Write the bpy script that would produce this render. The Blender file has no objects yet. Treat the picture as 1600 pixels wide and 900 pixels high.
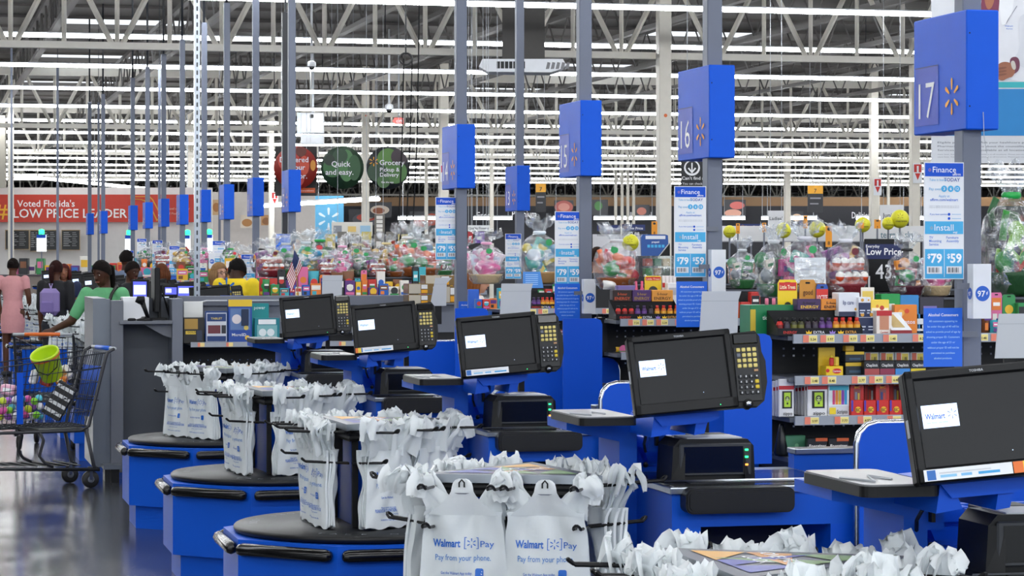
import bpy, math, random
from mathutils import Vector, Matrix
R = math.radians
random.seed(7)
S = bpy.context.scene
COL = S.collection
# ------------------------------------------------------------------ camera, world, exposure
F = 4000.0
TH = math.atan(945 / 4000)
CT, ST = math.cos(TH), math.sin(TH)
EYE = 1.65
cam = bpy.data.cameras.new('camera'); camo = bpy.data.objects.new('camera', cam); COL.objects.link(camo)
cam.sensor_width = 36; cam.lens = F / 1600 * 36
cam.shift_y = -(450 - 399) / 1600
cam.clip_end = 600; cam.clip_start = .1
camo.location = (0, 0, EYE); camo.rotation_euler = (R(90), 0, -TH)
S.camera = camo
S.view_settings.view_transform = 'Standard'; S.view_settings.look = 'None'
S.view_settings.gamma = 1; S.view_settings.use_curve_mapping = False
S.view_settings.exposure = 0.8
W = bpy.data.worlds.new('daylight'); S.world = W; W.use_nodes = True
W.node_tree.nodes['Background'].inputs[0].default_value = (.86, .93, 1, 1)
W.node_tree.nodes['Background'].inputs[1].default_value = .8
STRIP_POWER = 19.0
try:
    S.cycles.max_bounces = 8; S.cycles.transparent_max_bounces = 16; S.cycles.sample_clamp_indirect = 6
except Exception: pass

def aty(px, py, y):                 # the point seen at pixel (px,py) that stands in the plane at row distance y
    D = y / (CT - ST * (px - 800) / F); X = (px - 800) * D / F
    return Vector((X * CT + D * ST, -X * ST + D * CT, EYE - (py - 399) * D / F))
def atd(px, py, D):                 # the point at depth D from the lens
    X = (px - 800) * D / F
    return Vector((X * CT + D * ST, -X * ST + D * CT, EYE - (py - 399) * D / F))
def atz(px, py, z):
    return atd(px, py, (EYE - z) * F / (py - 399))

# ------------------------------------------------------------------ materials
def lin(h):
    if isinstance(h, str):
        h = h.lstrip('#'); c = [int(h[i:i + 2], 16) / 255 for i in (0, 2, 4)]
        return [x / 12.92 if x <= .04045 else ((x + .055) / 1.055) ** 2.4 for x in c]
    return list(h)
MATS = {}
def M(col, rough=.5, metal=0., emit=0., var=.06, scale=9., bump=0., spec=.5, name=None):
    key = (col if isinstance(col, str) else tuple(col), rough, metal, emit, var, scale, bump, spec)
    if key in MATS: return MATS[key]
    m = bpy.data.materials.new(name or ('glow_' if emit else 'surface_') + str(col).strip('#')); m.use_nodes = True
    nt = m.node_tree; b = nt.nodes['Principled BSDF']; c = lin(col)
    b.inputs['Roughness'].default_value = rough; b.inputs['Metallic'].default_value = metal
    b.inputs['Specular IOR Level'].default_value = spec
    if emit:
        b.inputs['Base Color'].default_value = (*c, 1)
        b.inputs['Emission Color'].default_value = (*c, 1); b.inputs['Emission Strength'].default_value = emit
    else:
        tc = nt.nodes.new('ShaderNodeTexCoord'); n = nt.nodes.new('ShaderNodeTexNoise'); n.inputs['Scale'].default_value = scale
        n.inputs['Detail'].default_value = 3
        mx = nt.nodes.new('ShaderNodeMix'); mx.data_type = 'RGBA'
        mx.inputs[6].default_value = (*[x * (1 - var) for x in c], 1); mx.inputs[7].default_value = (*[min(1, x * (1 + var)) for x in c], 1)
        nt.links.new(tc.outputs['Object'], n.inputs['Vector']); nt.links.new(n.outputs['Fac'], mx.inputs[0])
        nt.links.new(mx.outputs[2], b.inputs['Base Color'])
        if bump:
            bp = nt.nodes.new('ShaderNodeBump'); bp.inputs['Strength'].default_value = bump; bp.inputs['Distance'].default_value = .01
            nt.links.new(n.outputs['Fac'], bp.inputs['Height']); nt.links.new(bp.outputs[0], b.inputs['Normal'])
    MATS[key] = m
    return m
def clear_film(name, tint, gloss, rough=.08, scale=30.):
    m = bpy.data.materials.new(name); m.use_nodes = True; nt = m.node_tree
    nt.nodes.remove(nt.nodes['Principled BSDF']); out = nt.nodes['Material Output']
    t = nt.nodes.new('ShaderNodeBsdfTransparent'); t.inputs[0].default_value = (*tint, 1)
    g = nt.nodes.new('ShaderNodeBsdfGlossy'); g.inputs['Roughness'].default_value = rough; g.inputs[0].default_value = (1, 1, 1, 1)
    d = nt.nodes.new('ShaderNodeBsdfDiffuse'); d.inputs[0].default_value = (.85, .88, .92, 1)
    n = nt.nodes.new('ShaderNodeTexNoise'); n.inputs['Scale'].default_value = scale; n.inputs['Detail'].default_value = 4
    tc = nt.nodes.new('ShaderNodeTexCoord'); nt.links.new(tc.outputs['Object'], n.inputs['Vector'])
    bp = nt.nodes.new('ShaderNodeBump'); bp.inputs['Strength'].default_value = .9; bp.inputs['Distance'].default_value = .02
    nt.links.new(n.outputs['Fac'], bp.inputs['Height']); nt.links.new(bp.outputs[0], g.inputs['Normal'])
    gd = nt.nodes.new('ShaderNodeMixShader'); gd.inputs[0].default_value = .32
    nt.links.new(g.outputs[0], gd.inputs[1]); nt.links.new(d.outputs[0], gd.inputs[2])
    mp = nt.nodes.new('ShaderNodeMapRange'); mp.inputs[1].default_value = .42; mp.inputs[2].default_value = .68
    mp.inputs[3].default_value = gloss * .4; mp.inputs[4].default_value = min(1, gloss * 2.2)
    nt.links.new(n.outputs['Fac'], mp.inputs[0])
    mx = nt.nodes.new('ShaderNodeMixShader'); nt.links.new(mp.outputs[0], mx.inputs[0])
    nt.links.new(t.outputs[0], mx.inputs[1]); nt.links.new(gd.outputs[0], mx.inputs[2]); nt.links.new(mx.outputs[0], out.inputs[0])
    return m
def floor_mat():
    m = M('#3a3c41', .12, var=.28, scale=.5, spec=.6, name='polished_concrete'); nt = m.node_tree
    b = nt.nodes['Principled BSDF']; n = nt.nodes.new('ShaderNodeTexNoise'); n.inputs['Scale'].default_value = 6; n.inputs['Detail'].default_value = 6
    mp = nt.nodes.new('ShaderNodeMapRange'); mp.inputs[3].default_value = .1; mp.inputs[4].default_value = .24
    nt.links.new(n.outputs['Fac'], mp.inputs[0]); nt.links.new(mp.outputs[0], b.inputs['Roughness'])
    return m
BLUE = M('#004fca', .42, var=.05, scale=3, spec=.3, name='blue_enamel')
BLUE2 = M('#0352c6', .45, var=.04, scale=3, spec=.3, name='blue_laminate')
BLK = M('#0b0c0f', .45, spec=.3, name='black_plastic'); BLKG = M('#08090b', .14, name='black_gloss'); RUB = M('#0b0b0d', .3, name='black_rubber')
DGR = M('#2a2d33', .45, name='dark_grey'); POST = M('#6a7182', .5, name='pole_grey'); GRYP = M('#6b707c', .5, name='grey_panel')
STEEL = M('#9ea4ab', .28, metal=1, name='stainless'); CHR = M('#c9ced6', .16, metal=1, name='chrome'); TRAY = M('#77797c', .3, name='scratched_top', var=.2, scale=14)
WHT = M('#e6e9ee', .55, name='white_card'); CREAM = M('#e4dfd3', .55, name='cream_paint'); LGR = M('#b6bac0', .5, name='light_grey')
def bag_film():
    m = M('#f6fafb', .3, var=.02, scale=14, bump=.35, name='bag_plastic'); nt = m.node_tree; b = nt.nodes['Principled BSDF']; out = nt.nodes['Material Output']
    t = nt.nodes.new('ShaderNodeBsdfTranslucent'); t.inputs[0].default_value = (.93, .97, 1, 1); mx = nt.nodes.new('ShaderNodeMixShader'); mx.inputs[0].default_value = .34
    nt.links.new(b.outputs[0], mx.inputs[1]); nt.links.new(t.outputs[0], mx.inputs[2]); nt.links.new(mx.outputs[0], out.inputs[0]); return m
PLAS = bag_film()
INK = M('#1667c9', .5, name='blue_ink'); YEL = M('#f2a71b', .5, name='spark_yellow'); WINK = M('#f4f6fa', .5, name='white_ink')
LTB = M('#42ace0', .5, name='light_blue'); RED = M('#c8231b', .45); NAVY = M('#15245a', .5); KEYY = M('#d9c877', .5, name='yellow_key')
SCREEN = M('#111317', .3, spec=.25, name='dark_screen'); SCRLOGO = M('#c2d6f6', .4, emit=.8, name='screen_light'); GREENLED = M('#20e070', .4, emit=3)
FILM = clear_film('cellophane', (.94, .96, .97), .24); ACRYL = clear_film('clear_acrylic', (.9, .94, .95), .16, .03, 4)

# ------------------------------------------------------------------ mesh builder
_txt = {}
def text_geo(s, bold):
    k = (s, bold)
    if k not in _txt:
        cu = bpy.data.curves.new('t', 'FONT'); cu.body = s; cu.size = 1; cu.resolution_u = 2; cu.offset = bold; cu.align_x = 'LEFT'
        ob = bpy.data.objects.new('t', cu); me = bpy.data.meshes.new_from_object(ob)
        vs = [(v.co.x, v.co.y) for v in me.vertices]; fs = [tuple(p.vertices) for p in me.polygons]
        bpy.data.objects.remove(ob); bpy.data.curves.remove(cu); bpy.data.meshes.remove(me)
        xs = [v[0] for v in vs] or [0]
        _txt[k] = (vs, fs, min(xs), max(xs))
    return _txt[k]
class MB:
    def __init__(s):
        s.v = []; s.f = []; s.mi = []; s.sm = []; s.mats = []; s.m = Matrix()
    def _m(s, mat):
        if mat not in s.mats: s.mats.append(mat)
        return s.mats.index(mat)
    def add(s, vs, fs, mat, smooth=False):
        o = len(s.v); i = s._m(mat)
        s.v += [s.m @ Vector(v) for v in vs]
        for f in fs: s.f.append(tuple(o + k for k in f)); s.mi.append(i); s.sm.append(smooth)
        return s
    def box(s, a, b, mat, bev=0.):
        c = [(a[i] + b[i]) / 2 for i in range(3)]; h = [abs(b[i] - a[i]) / 2 for i in range(3)]
        if not bev:
            vs = [(c[0] + h[0] * x, c[1] + h[1] * y, c[2] + h[2] * z) for x in (-1, 1) for y in (-1, 1) for z in (-1, 1)]
            return s.add(vs, [(0, 1, 3, 2), (4, 6, 7, 5), (0, 4, 5, 1), (2, 3, 7, 6), (0, 2, 6, 4), (1, 5, 7, 3)], mat)
        bev = min(bev, min(h) * .9)
        vs = []; idx = {}
        for x in (-1, 1):
            for y in (-1, 1):
                for z in (-1, 1):
                    for ax in range(3):
                        q = [h[i] - (0 if i == ax else bev) for i in range(3)]
                        idx[x, y, z, ax] = len(vs); vs.append((c[0] + x * q[0], c[1] + y * q[1], c[2] + z * q[2]))
        fs = []
        for ax in range(3):
            o1, o2 = [i for i in range(3) if i != ax]
            for sg in (-1, 1):
                f = []
                for p, q in ((-1, -1), (1, -1), (1, 1), (-1, 1)):
                    k = [0, 0, 0]; k[ax] = sg; k[o1] = p; k[o2] = q; f.append(idx[(*k, ax)])
                fs.append(f)
            for p in (-1, 1):
                for q in (-1, 1):
                    k1 = [0, 0, 0]; k2 = [0, 0, 0]; k1[ax] = -1; k2[ax] = 1
                    k1[o1] = k2[o1] = p; k1[o2] = k2[o2] = q
                    fs.append([idx[(*k1, o1)], idx[(*k2, o1)], idx[(*k2, o2)], idx[(*k1, o2)]])
        for x in (-1, 1):
            for y in (-1, 1):
                for z in (-1, 1): fs.append([idx[x, y, z, k] for k in range(3)])
        C = Vector(c); out = []
        for f in fs:
            p = [Vector(vs[k]) for k in f]; n = (p[1] - p[0]).cross(p[2] - p[0])
            out.append(f if n.dot(sum(p, Vector()) / len(p) - C) > 0 else f[::-1])
        return s.add(vs, out, mat)
    def prism(s, poly, y0, y1, mat):          # poly in (x, z), extruded along y
        n = len(poly); vs = [(x, y0, z) for x, z in poly] + [(x, y1, z) for x, z in poly]
        return s.add(vs, [tuple(range(n)), tuple(range(2 * n - 1, n - 1, -1))] + [(i, n + i, n + (i + 1) % n, (i + 1) % n) for i in range(n)], mat)
    def slab(s, poly, z0, z1, mat, mat2=None):  # poly in (x, y), extruded along z
        n = len(poly); vs = [(x, y, z0) for x, y in poly] + [(x, y, z1) for x, y in poly]
        s.add(vs, [tuple(range(n))[::-1]] + [((i + 1) % n, n + (i + 1) % n, n + i, i)[::-1] for i in range(n)], mat)
        return s.add([(x, y, z1) for x, y in poly], [tuple(range(n))], mat2 or mat)
    def plate(s, x0, z0, x1, z1, mat, y=0.):
        return s.add([(x0, y, z0), (x1, y, z0), (x1, y, z1), (x0, y, z1)], [(0, 1, 2, 3)], mat)
    def poly(s, pts, mat, y=0.):
        return s.add([(x, y, z) for x, z in pts], [tuple(range(len(pts)))], mat)
    def disc(s, x, z, rx, mat, y=0., rz=None, n=16):
        rz = rz or rx
        return s.poly([(x + rx * math.cos(6.28318 * k / n), z + rz * math.sin(6.28318 * k / n)) for k in range(n)], mat, y)
    def tube(s, pts, r, mat, n=6, closed=False):
        pts = [Vector(p) for p in pts]; L = len(pts); vs = []; rs = r if isinstance(r, (list, tuple)) else [r] * L
        ref = None
        for i, p in enumerate(pts):
            a = pts[i - 1] if (i or closed) else p; b = pts[(i + 1) % L] if (i < L - 1 or closed) else p
            t = (b - a).normalized() if (b - a).length > 1e-9 else Vector((0, 0, 1))
            if ref is None: ref = Vector((0, 0, 1)) if abs(t.z) < .9 else Vector((1, 0, 0))
            u = t.cross(ref)
            if u.length < 1e-4: u = t.orthogonal()
            u.normalize(); w = u.cross(t); ref = w
            for k in range(n):
                an = 6.28318530718 * k / n; vs.append(p + (u * math.cos(an) + w * math.sin(an)) * rs[i])
        fs = []
        for i in range(L if closed else L - 1):
            j = (i + 1) % L
            for k in range(n): fs.append((i * n + k, i * n + (k + 1) % n, j * n + (k + 1) % n, j * n + k))
        if not closed: fs += [tuple(range(n))[::-1], tuple(range((L - 1) * n, L * n))]
        return s.add(vs, fs, mat, n > 5)
    def lathe(s, prof, mat, n=20, c=(0, 0, 0), smooth=True, sx=1, sy=1, cap=True):
        vs = []; L = len(prof)
        for r, z in prof:
            for k in range(n):
                a = 6.28318530718 * k / n; vs.append((c[0] + sx * r * math.cos(a), c[1] + sy * r * math.sin(a), c[2] + z))
        fs = [(i * n + k, i * n + (k + 1) % n, (i + 1) * n + (k + 1) % n, (i + 1) * n + k) for i in range(L - 1) for k in range(n)]
        if cap: fs += [tuple(range(n))[::-1], tuple(range((L - 1) * n, L * n))]
        return s.add(vs, fs, mat, smooth)
    def ball(s, c, r, mat, n=10, sc=(1, 1, 1), flat=False):
        pr = [(max(1e-4, math.sin(math.pi * k / n)) * r, -math.cos(math.pi * k / n) * r * sc[2]) for k in range(n + 1)]
        return s.lathe(pr, mat, n * 2 if n > 4 else 6, c, not flat, sc[0], sc[1])
    def text(s, t, x, z, size, mat, y=-.001, align=0, bold=.012, width=None):   # align 0 centre, -1 left, 1 right
        vs, fs, a, b = text_geo(t, bold)
        if not vs: return s
        k = size if width is None else size
        kx = size if width is None else width / (b - a)
        off = -a * kx if align < 0 else (-b * kx if align > 0 else -(a + b) / 2 * kx)
        return s.add([(x + off + vx * kx, y, z + vy * k) for vx, vy in vs], fs, mat)
    def spark(s, x, z, r, mat, y=-.001):
        for k in range(6):
            a = R(90 + 60 * k); d = (math.cos(a), math.sin(a)); p = (-d[1], d[0])
            pts = [(x + d[0] * r * q + p[0] * r * w, z + d[1] * r * q + p[1] * r * w) for q, w in ((.36, -.06), (.85, -.12), (.97, -.08), (1, 0), (.97, .08), (.85, .12), (.36, .06))]
            s.poly(pts, mat, y)
        return s
    def build(s, name, parent=None, loc=None, rot=None, **tags):
        me = bpy.data.meshes.new(name); me.from_pydata([tuple(v) for v in s.v], [], s.f)
        for m in s.mats: me.materials.append(m)
        me.polygons.foreach_set('material_index', s.mi); me.polygons.foreach_set('use_smooth', s.sm); me.update()
        o = bpy.data.objects.new(name, me); COL.objects.link(o)
        if parent is not None: o.parent = parent
        if loc is not None: o.location = loc
        if rot is not None: o.rotation_euler = rot if isinstance(rot, (tuple, list)) else (0, 0, rot)
        tag(o, **tags)
        return o
def tag(o, label=None, cat=None, group=None, kind=None):
    if label: o['label'] = label
    if cat: o['category'] = cat
    if group: o['group'] = group
    if kind: o['kind'] = kind
    return o
def thing(name, label, cat, loc=(0, 0, 0), rot=0, group=None):
    o = bpy.data.objects.new(name, None); COL.objects.link(o); o.empty_display_size = .1
    o.location = loc; o.rotation_euler = rot if isinstance(rot, (tuple, list)) else (0, 0, rot)
    return tag(o, label, cat, group)
def dup(root, loc=None, rot=None, label=None, parent=None, group=None):
    c = root.copy(); COL.objects.link(c)
    if parent is not None: c.parent = parent
    for ch in list(root.children): dup(ch, parent=c)
    if loc is not None: c.location = loc
    if rot is not None: c.rotation_euler = rot if isinstance(rot, (tuple, list)) else (0, 0, rot)
    if label: c['label'] = label
    if group: c['group'] = group
    return c
ORD = ['first', 'second', 'third', 'fourth', 'fifth', 'sixth', 'seventh', 'eighth', 'ninth', 'tenth', 'eleventh', 'twelfth', 'thirteenth', 'fourteenth', 'fifteenth', 'sixteenth', 'seventeenth', 'eighteenth', 'nineteenth', 'twentieth', 'twenty-first', 'twenty-second', 'twenty-third', 'twenty-fourth']
def rrect(w, h, r, n=5, x=0, y=0):
    pts = []
    for cx, cy, a0 in ((w / 2 - r, h / 2 - r, 0), (-w / 2 + r, h / 2 - r, 90), (-w / 2 + r, -h / 2 + r, 180), (w / 2 - r, -h / 2 + r, 270)):
        for k in range(n + 1): pts.append((x + cx + r * math.cos(R(a0 + 90 * k / n)), y + cy + r * math.sin(R(a0 + 90 * k / n))))
    return pts
# ------------------------------------------------------------------ the building
DECK = 6.25
MB().box((-45, -12, -.1), (75, 230, 0), floor_mat()).build('floor', kind='structure')
GDECK = M('#625e5b', .7, var=.12, scale=.6); WDECK = M('#cdbf95', .7, var=.08, scale=.6, name='warm_lit_deck')  # warm light over the far left is put into this deck's colour
JST = M('#6e6b69', .6); WJST = M('#d8d2bd', .6, name='warm_lit_steel')  # second steel carries the same warm light in its colour
STRX = (-45, 62)
d = MB()
def deck_cells(mb, x0, x1, y0, y1, mat):
    # corrugated roof deck with square skylight openings that show the sky
    xs = []; x = x0
    sk_x = [k * 12.0 + 3.0 for k in range(-5, 8)]; sk_y = [14 + k * 9.0 for k in range(0, 24)]
    y = y0
    cuts = sorted([v for v in sk_y if y0 < v < y1 - 2.6])
    cur = y0
    for v in cuts + [None]:
        end = v if v is not None else y1
        mb.box((x0, cur, DECK), (x1, end, DECK + .1), mat)
        if v is None: break
        cx = x0
        for w in [q for q in sk_x if x0 < q < x1 - 2.5]:
            mb.box((cx, v, DECK), (w, v + 2.6, DECK + .1), mat); cx = w + 2.5
        mb.box((cx, v, DECK), (x1, v + 2.6, DECK + .1), mat)
        cur = v + 2.6
    k = y0
    while k < y1:                                   # ribs of the deck
        mb.box((x0, k, DECK - .05), (x1, k + .12, DECK), mat); k += 2.25
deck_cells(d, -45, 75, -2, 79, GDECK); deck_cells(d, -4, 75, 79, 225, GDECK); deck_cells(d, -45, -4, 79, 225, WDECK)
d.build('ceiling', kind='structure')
# bar joists run away from the camera
def joist(mat, y0, y1):
    j = MB()
    j.box((-.05, y0, DECK - .16), (.05, y1, DECK - .08), mat); j.box((-.06, y0, DECK - .85), (.06, y1, DECK - .78), mat)
    y = y0; up = False
    while y < y1 - .9:
        j.tube([(0, y, DECK - (.12 if up else .82)), (0, y + .75, DECK - (.82 if up else .12))], .017, mat, 4); y += .75; up = not up
    return j
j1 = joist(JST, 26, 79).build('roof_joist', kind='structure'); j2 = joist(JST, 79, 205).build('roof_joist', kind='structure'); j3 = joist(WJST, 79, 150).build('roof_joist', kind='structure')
first = True
for k in range(-5, 22):
    x = k * 2.4
    if k == -5: j1.location.x = x
    else: dup(j1, (x, 0, 0))
for k in range(-1, 25):
    if k == -1: j2.location.x = k * 2.4
    else: dup(j2, (k * 2.4, 0, 0))
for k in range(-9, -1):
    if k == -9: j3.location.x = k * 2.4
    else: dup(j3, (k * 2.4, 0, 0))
# white girders across the store, every bay
def girder(mat, zb, zt, x0, x1, xs, P=1.5):
    g = MB()
    g.box((x0, -.07, zb - .05), (x1, .07, zb + .05), mat); g.box((x0, -.1, zt - .1), (x1, .1, zt + .1), mat)
    x = xs
    while x < x1 - P:
        g.tube([(x - P * .47, 0, zt), (x - .06, 0, zb)], .042, mat, 4); g.tube([(x + P * .47, 0, zt), (x + .06, 0, zb)], .042, mat, 4)
        g.tube([(x, 0, zt), (x, 0, zb)], .035, mat, 4); g.tube([(x + P / 2, 0, zt), (x + P / 2, 0, zb)], .035, mat, 4)
        x += P
    return g
CRS = M('#dcd8ce', .5, name='cream_girder')
for n, yy in enumerate((37.0, 60.2, 76., 100., 125., 148., 175.)):
    girder(CRS, 4.65, 5.92, -44, 74, aty(183, 75, 37).x - 30 + n * .4).build('roof_girder', loc=(0, yy, 0), kind='structure')
# columns
def column(px, wpx, D, name='store_column', dots=True):
    p = atd(px, 399, D); w = wpx * D / F / 2
    mb = MB().box((-w, -w, 0), (w, w, DECK - .1), CREAM, .01)
    mb.box((-w * 1.3, -w * 1.3, 0), (w * 1.3, w * 1.3, .15), CREAM)
    if dots: mb.disc(0, EYE + (399 - 181) * D / F, w * .28, M('#d8641e', .5), -w - .004)
    return mb.build(name, loc=(p.x, p.y, 0), kind='structure')
column(1037, 20, 38.2); column(693, 14, 60, dots=False); column(571, 11, 61); column(1365, 12, 60, dots=False); column(1429, 14, 52, dots=False)
column(768, 6, 90, dots=False); column(666, 5, 86, dots=False); column(424, 8, 75, dots=False); column(17, 9, 61, dots=False); column(1230, 9, 100, dots=False); column(297, 8, 76, dots=False)
for px in (962, 972, 981, 990, 1372, 1388): column(px, 4, 100, 'vent_pipe', dots=False)
for px, D, py in ((1431, 51.9, 271), (1369, 59.8, 292), (693, 59.8, 271), (428, 74.8, 311)):
    p = atd(px, py, D); mb = MB(); mb.plate(-.1, -.2, .1, .2, WHT); mb.plate(-.08, .02, .08, .18, RED, -.003); mb.poly([(-.06, .0), (.06, .0), (0, -.14)], RED, -.003); mb.plate(-.02, -.0, .02, .15, WHT, -.005)
    mb.build('extinguisher_sign', loc=Vector((p.x, p.y - {1431: .097, 1369: .094, 693: .109, 428: .155}[px], p.z)), label='red and white arrow sign on cream column ' + {1431: 'behind the finance board beside the 17 pole', 1369: 'rising behind the yellow balls', 693: 'just left of the 14 number box', 428: 'left of the round tomato sign'}[px], cat='sign')
# walls
WALLW = M('#dfe0e0', .7, var=.03); DARKW = M('#23242a', .7)
MB().box((-45, 226, 0), (75, 226.2, DECK), M('#8f8a80', .7)).build('wall_back', kind='structure')
MB().box((74, -5, 0), (74.2, 226, DECK), M('#c8c4ba', .7)).build('wall_right', kind='structure')
MB().box((-45.2, -5, 0), (-45, 226, DECK), M('#c8c4ba', .7)).build('wall_left', kind='structure')
# ------------------------------------------------------------------ ceiling strip lights: continuous runs across the store
LAMP = M('#fbfdff', .4, emit=STRIP_POWER, name='lit_tube')
hs = 3.2
run_names = []
k = 0
for n in range(-9, 26):
    D = 4000 * hs * .0025641 + 6.15 * n * 1.0
    if D > 116: continue
    if n < 0: D = 32.8 + 5.0 * n  # unseen runs, added on past the lens to light the lane fronts
    y = D * CT + .0
    x0, x1 = (-12, 30) if n < 0 else (-14, 34)
    if y > 62: x0 = -26
    if y > 62: x1 = 60
    t = thing('strip_light', '%s run of strip lights counted from the top of the picture' % (ORD[n] if 0 <= n < 24 else 'unseen'), 'ceiling light', (0, y, EYE + hs), 0, 'fluorescent strip lights under the roof')
    if n < 0: t['label'] = '%s run of strip lights added out of the picture to light the near lanes' % ORD[n + 9]
    MB().box((x0, -.09, .04), (x1, .05, .055), WHT).build('housing', t)
    tb = MB(); tb.box((x0, -.055, -.012), (x1, .055, .038), LAMP); tb.build('tube', t)
    x = x0 + 1
    while x < x1 and n >= 0: MB().tube([(x, 0, .05), (x, 0, DECK - EYE - hs)], .008, DGR, 4).build('hanger', t); x += 10
    if n < 0:
        for x in (x0 + 2, x1 - 2): MB().tube([(x, 0, .05), (x, 0, DECK - EYE - hs)], .008, DGR, 4).build('hanger', t)
# ------------------------------------------------------------------ a checkout lane (x along the lane, y away, origin at the row line)
LANE0, PITCH = 8.05, 2.62
def spoon(a, b, r0, w, rr, up=.0):      # a wire hook: two legs from a, a round end at b
    a = Vector(a); b = Vector(b); d = (b - a).normalized(); p = d.cross(Vector((0, 0, 1))).normalized() * w
    pts = [a + p]
    pts += [b + p * 1.0 - d * .02]
    for k in range(1, 6): pts.append(b - d * .02 + p * math.cos(R(36 * k)) + d * w * 1.4 * math.sin(R(36 * k)) + Vector((0, 0, up * math.sin(R(36 * k)))))
    pts.append(a - p)
    return pts
def make_counter():
    t = thing('checkout_counter', 'x', 'checkout counter', (0, 0, 0), 0, 'blue checkout counters')
    c = MB()
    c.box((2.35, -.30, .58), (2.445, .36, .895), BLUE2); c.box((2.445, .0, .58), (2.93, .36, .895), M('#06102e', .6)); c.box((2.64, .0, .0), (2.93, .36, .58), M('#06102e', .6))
    c.box((2.445, -.30, .79), (2.955, .0, .895), BLUE2); c.box((2.88, -.30, 0), (2.955, .0, .79), BLUE)
    c.box((2.955, -.30, .0), (6.2, .36, .86), BLUE2); c.box((2.64, -.28, .0), (2.88, 0, .08), BLUE)
    c.tube([(2.87, -.1, .72), (2.8, -.05, .6), (2.7, -.04, .45), (2.78, -.06, .3)], .012, BLK)
    c.build('cabinet', t)
    p = MB()
    p.box((2.34, -.315, .895), (2.97, .375, .917), STEEL, .003); p.box((2.36, -.29, .9165), (2.95, .25, .919), BLKG)
    p.box((2.44, -.2, .919), (2.9, .1, .921), M('#1b1d22', .08)); p.tube([(2.36, -.14, .921), (2.95, -.14, .921)], .004, STEEL, 4)
    p.build('top_plate', t)
    # belt and its guards
    b = MB(); b.box((2.97, -.24, .86), (6.1, .28, .9), M('#56524f', .6)); b.build('conveyor_belt', t)
    g = MB()
    prof = [(2.965, .80), (2.965, .915), (2.985, .935), (3.02, .955), (3.07, .96), (6.2, .96), (6.2, .80)]
    g.prism(prof, -.32, -.26, BLUE2); g.tube([(x, -.29, z + .004) for x, z in prof[1:-1]], .012, STEEL, 6)
    g.box((2.97, .30, .86), (6.2, .36, .965), BLUE2); g.box((2.97, .285, .965), (6.2, .375, .985), STEEL, .003)
    g.build('side_guard', t)
    # black padded bumper on the front
    PADM = M('#0d0e11', .45, var=.1, bump=.15, spec=.4); MB().prism(rrect(.36, .08, .024, 6, 2.557, .877), -.362, -.3, PADM).prism(rrect(.352, .072, .021, 6, 2.557, .877), -.367, -.362, PADM).prism(rrect(.338, .058, .016, 6, 2.557, .877), -.37, -.367, PADM).build('bumper_pad', t)
    # upstand behind the scanner plate with brackets and bolts
    u = MB(); u.box((2.355, .34, .917), (2.72, .37, 1.035), BLUE2); u.box((2.355, .28, .917), (2.72, .34, .935), BLUE2)
    u.box((2.42, .26, 1.0), (2.53, .34, 1.035), BLUE); u.prism([(2.42, 1.0), (2.53, 1.0), (2.5, .955), (2.44, .955)], .27, .34, BLUE)
    for x, z in ((2.44, 1.037), (2.5, 1.037)): u.ball((x, .3, z), .008, STEEL, 4)
    for x in (2.45, 2.58): u.tube([(x, .335, .99), (x, .325, .99)], .007, STEEL, 6)
    for x in (2.43, 2.52): u.ball((x, .27, .942), .01, BLK, 4)
    u.build('upstand', t)
    # writing shelf on its bracket
    s = MB(); out = rrect(.19, .42, .03, 5, 2.185, .05)
    s.slab(out, 1.105, 1.13, BLK); s.slab(rrect(.182, .412, .027, 5, 2.185, .05), 1.13, 1.134, TRAY)
    s.tube([(2.1, .02, 1.136), (2.14, -.1, 1.136), (2.18, .05, 1.136), (2.2, -.05, 1.136)], .003, LGR, 4)
    s.build('writing_shelf', t)
    k = MB(); k.prism([(2.11, 1.105), (2.35, 1.105), (2.35, .917), (2.29, .917), (2.29, 1.035), (2.11, 1.075)], .1, .36, BLUE2)
    k.prism([(2.29, .58), (2.35, .58), (2.35, .93), (2.29, .93)], .1, .36, BLUE2)
    k.build('shelf_bracket', t)
    return t
def make_panel():
    t = thing('lane_divider_panel', 'x', 'divider panel', (0, 0, 0), 0, 'blue divider panels')
    a, b, zt, r = 2.95, 3.55, 1.115, .065
    out = [(a, 0)] + [(a, zt - r)] + [(a + r - r * math.cos(R(q)), zt - r + r * math.sin(R(q))) for q in (30, 60, 90)] + [(b - r + r * math.sin(R(q)), zt - r + r * math.cos(R(q))) for q in (0, 30, 60)] + [(b, zt - r), (b, 0)]
    MB().prism(out, -.375, -.335, BLUE).build('board', t)
    MB().tube([(x, -.355, z) for x, z in out], .0135, CHR, 6).build('chrome_edge', t)
    return t
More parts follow.
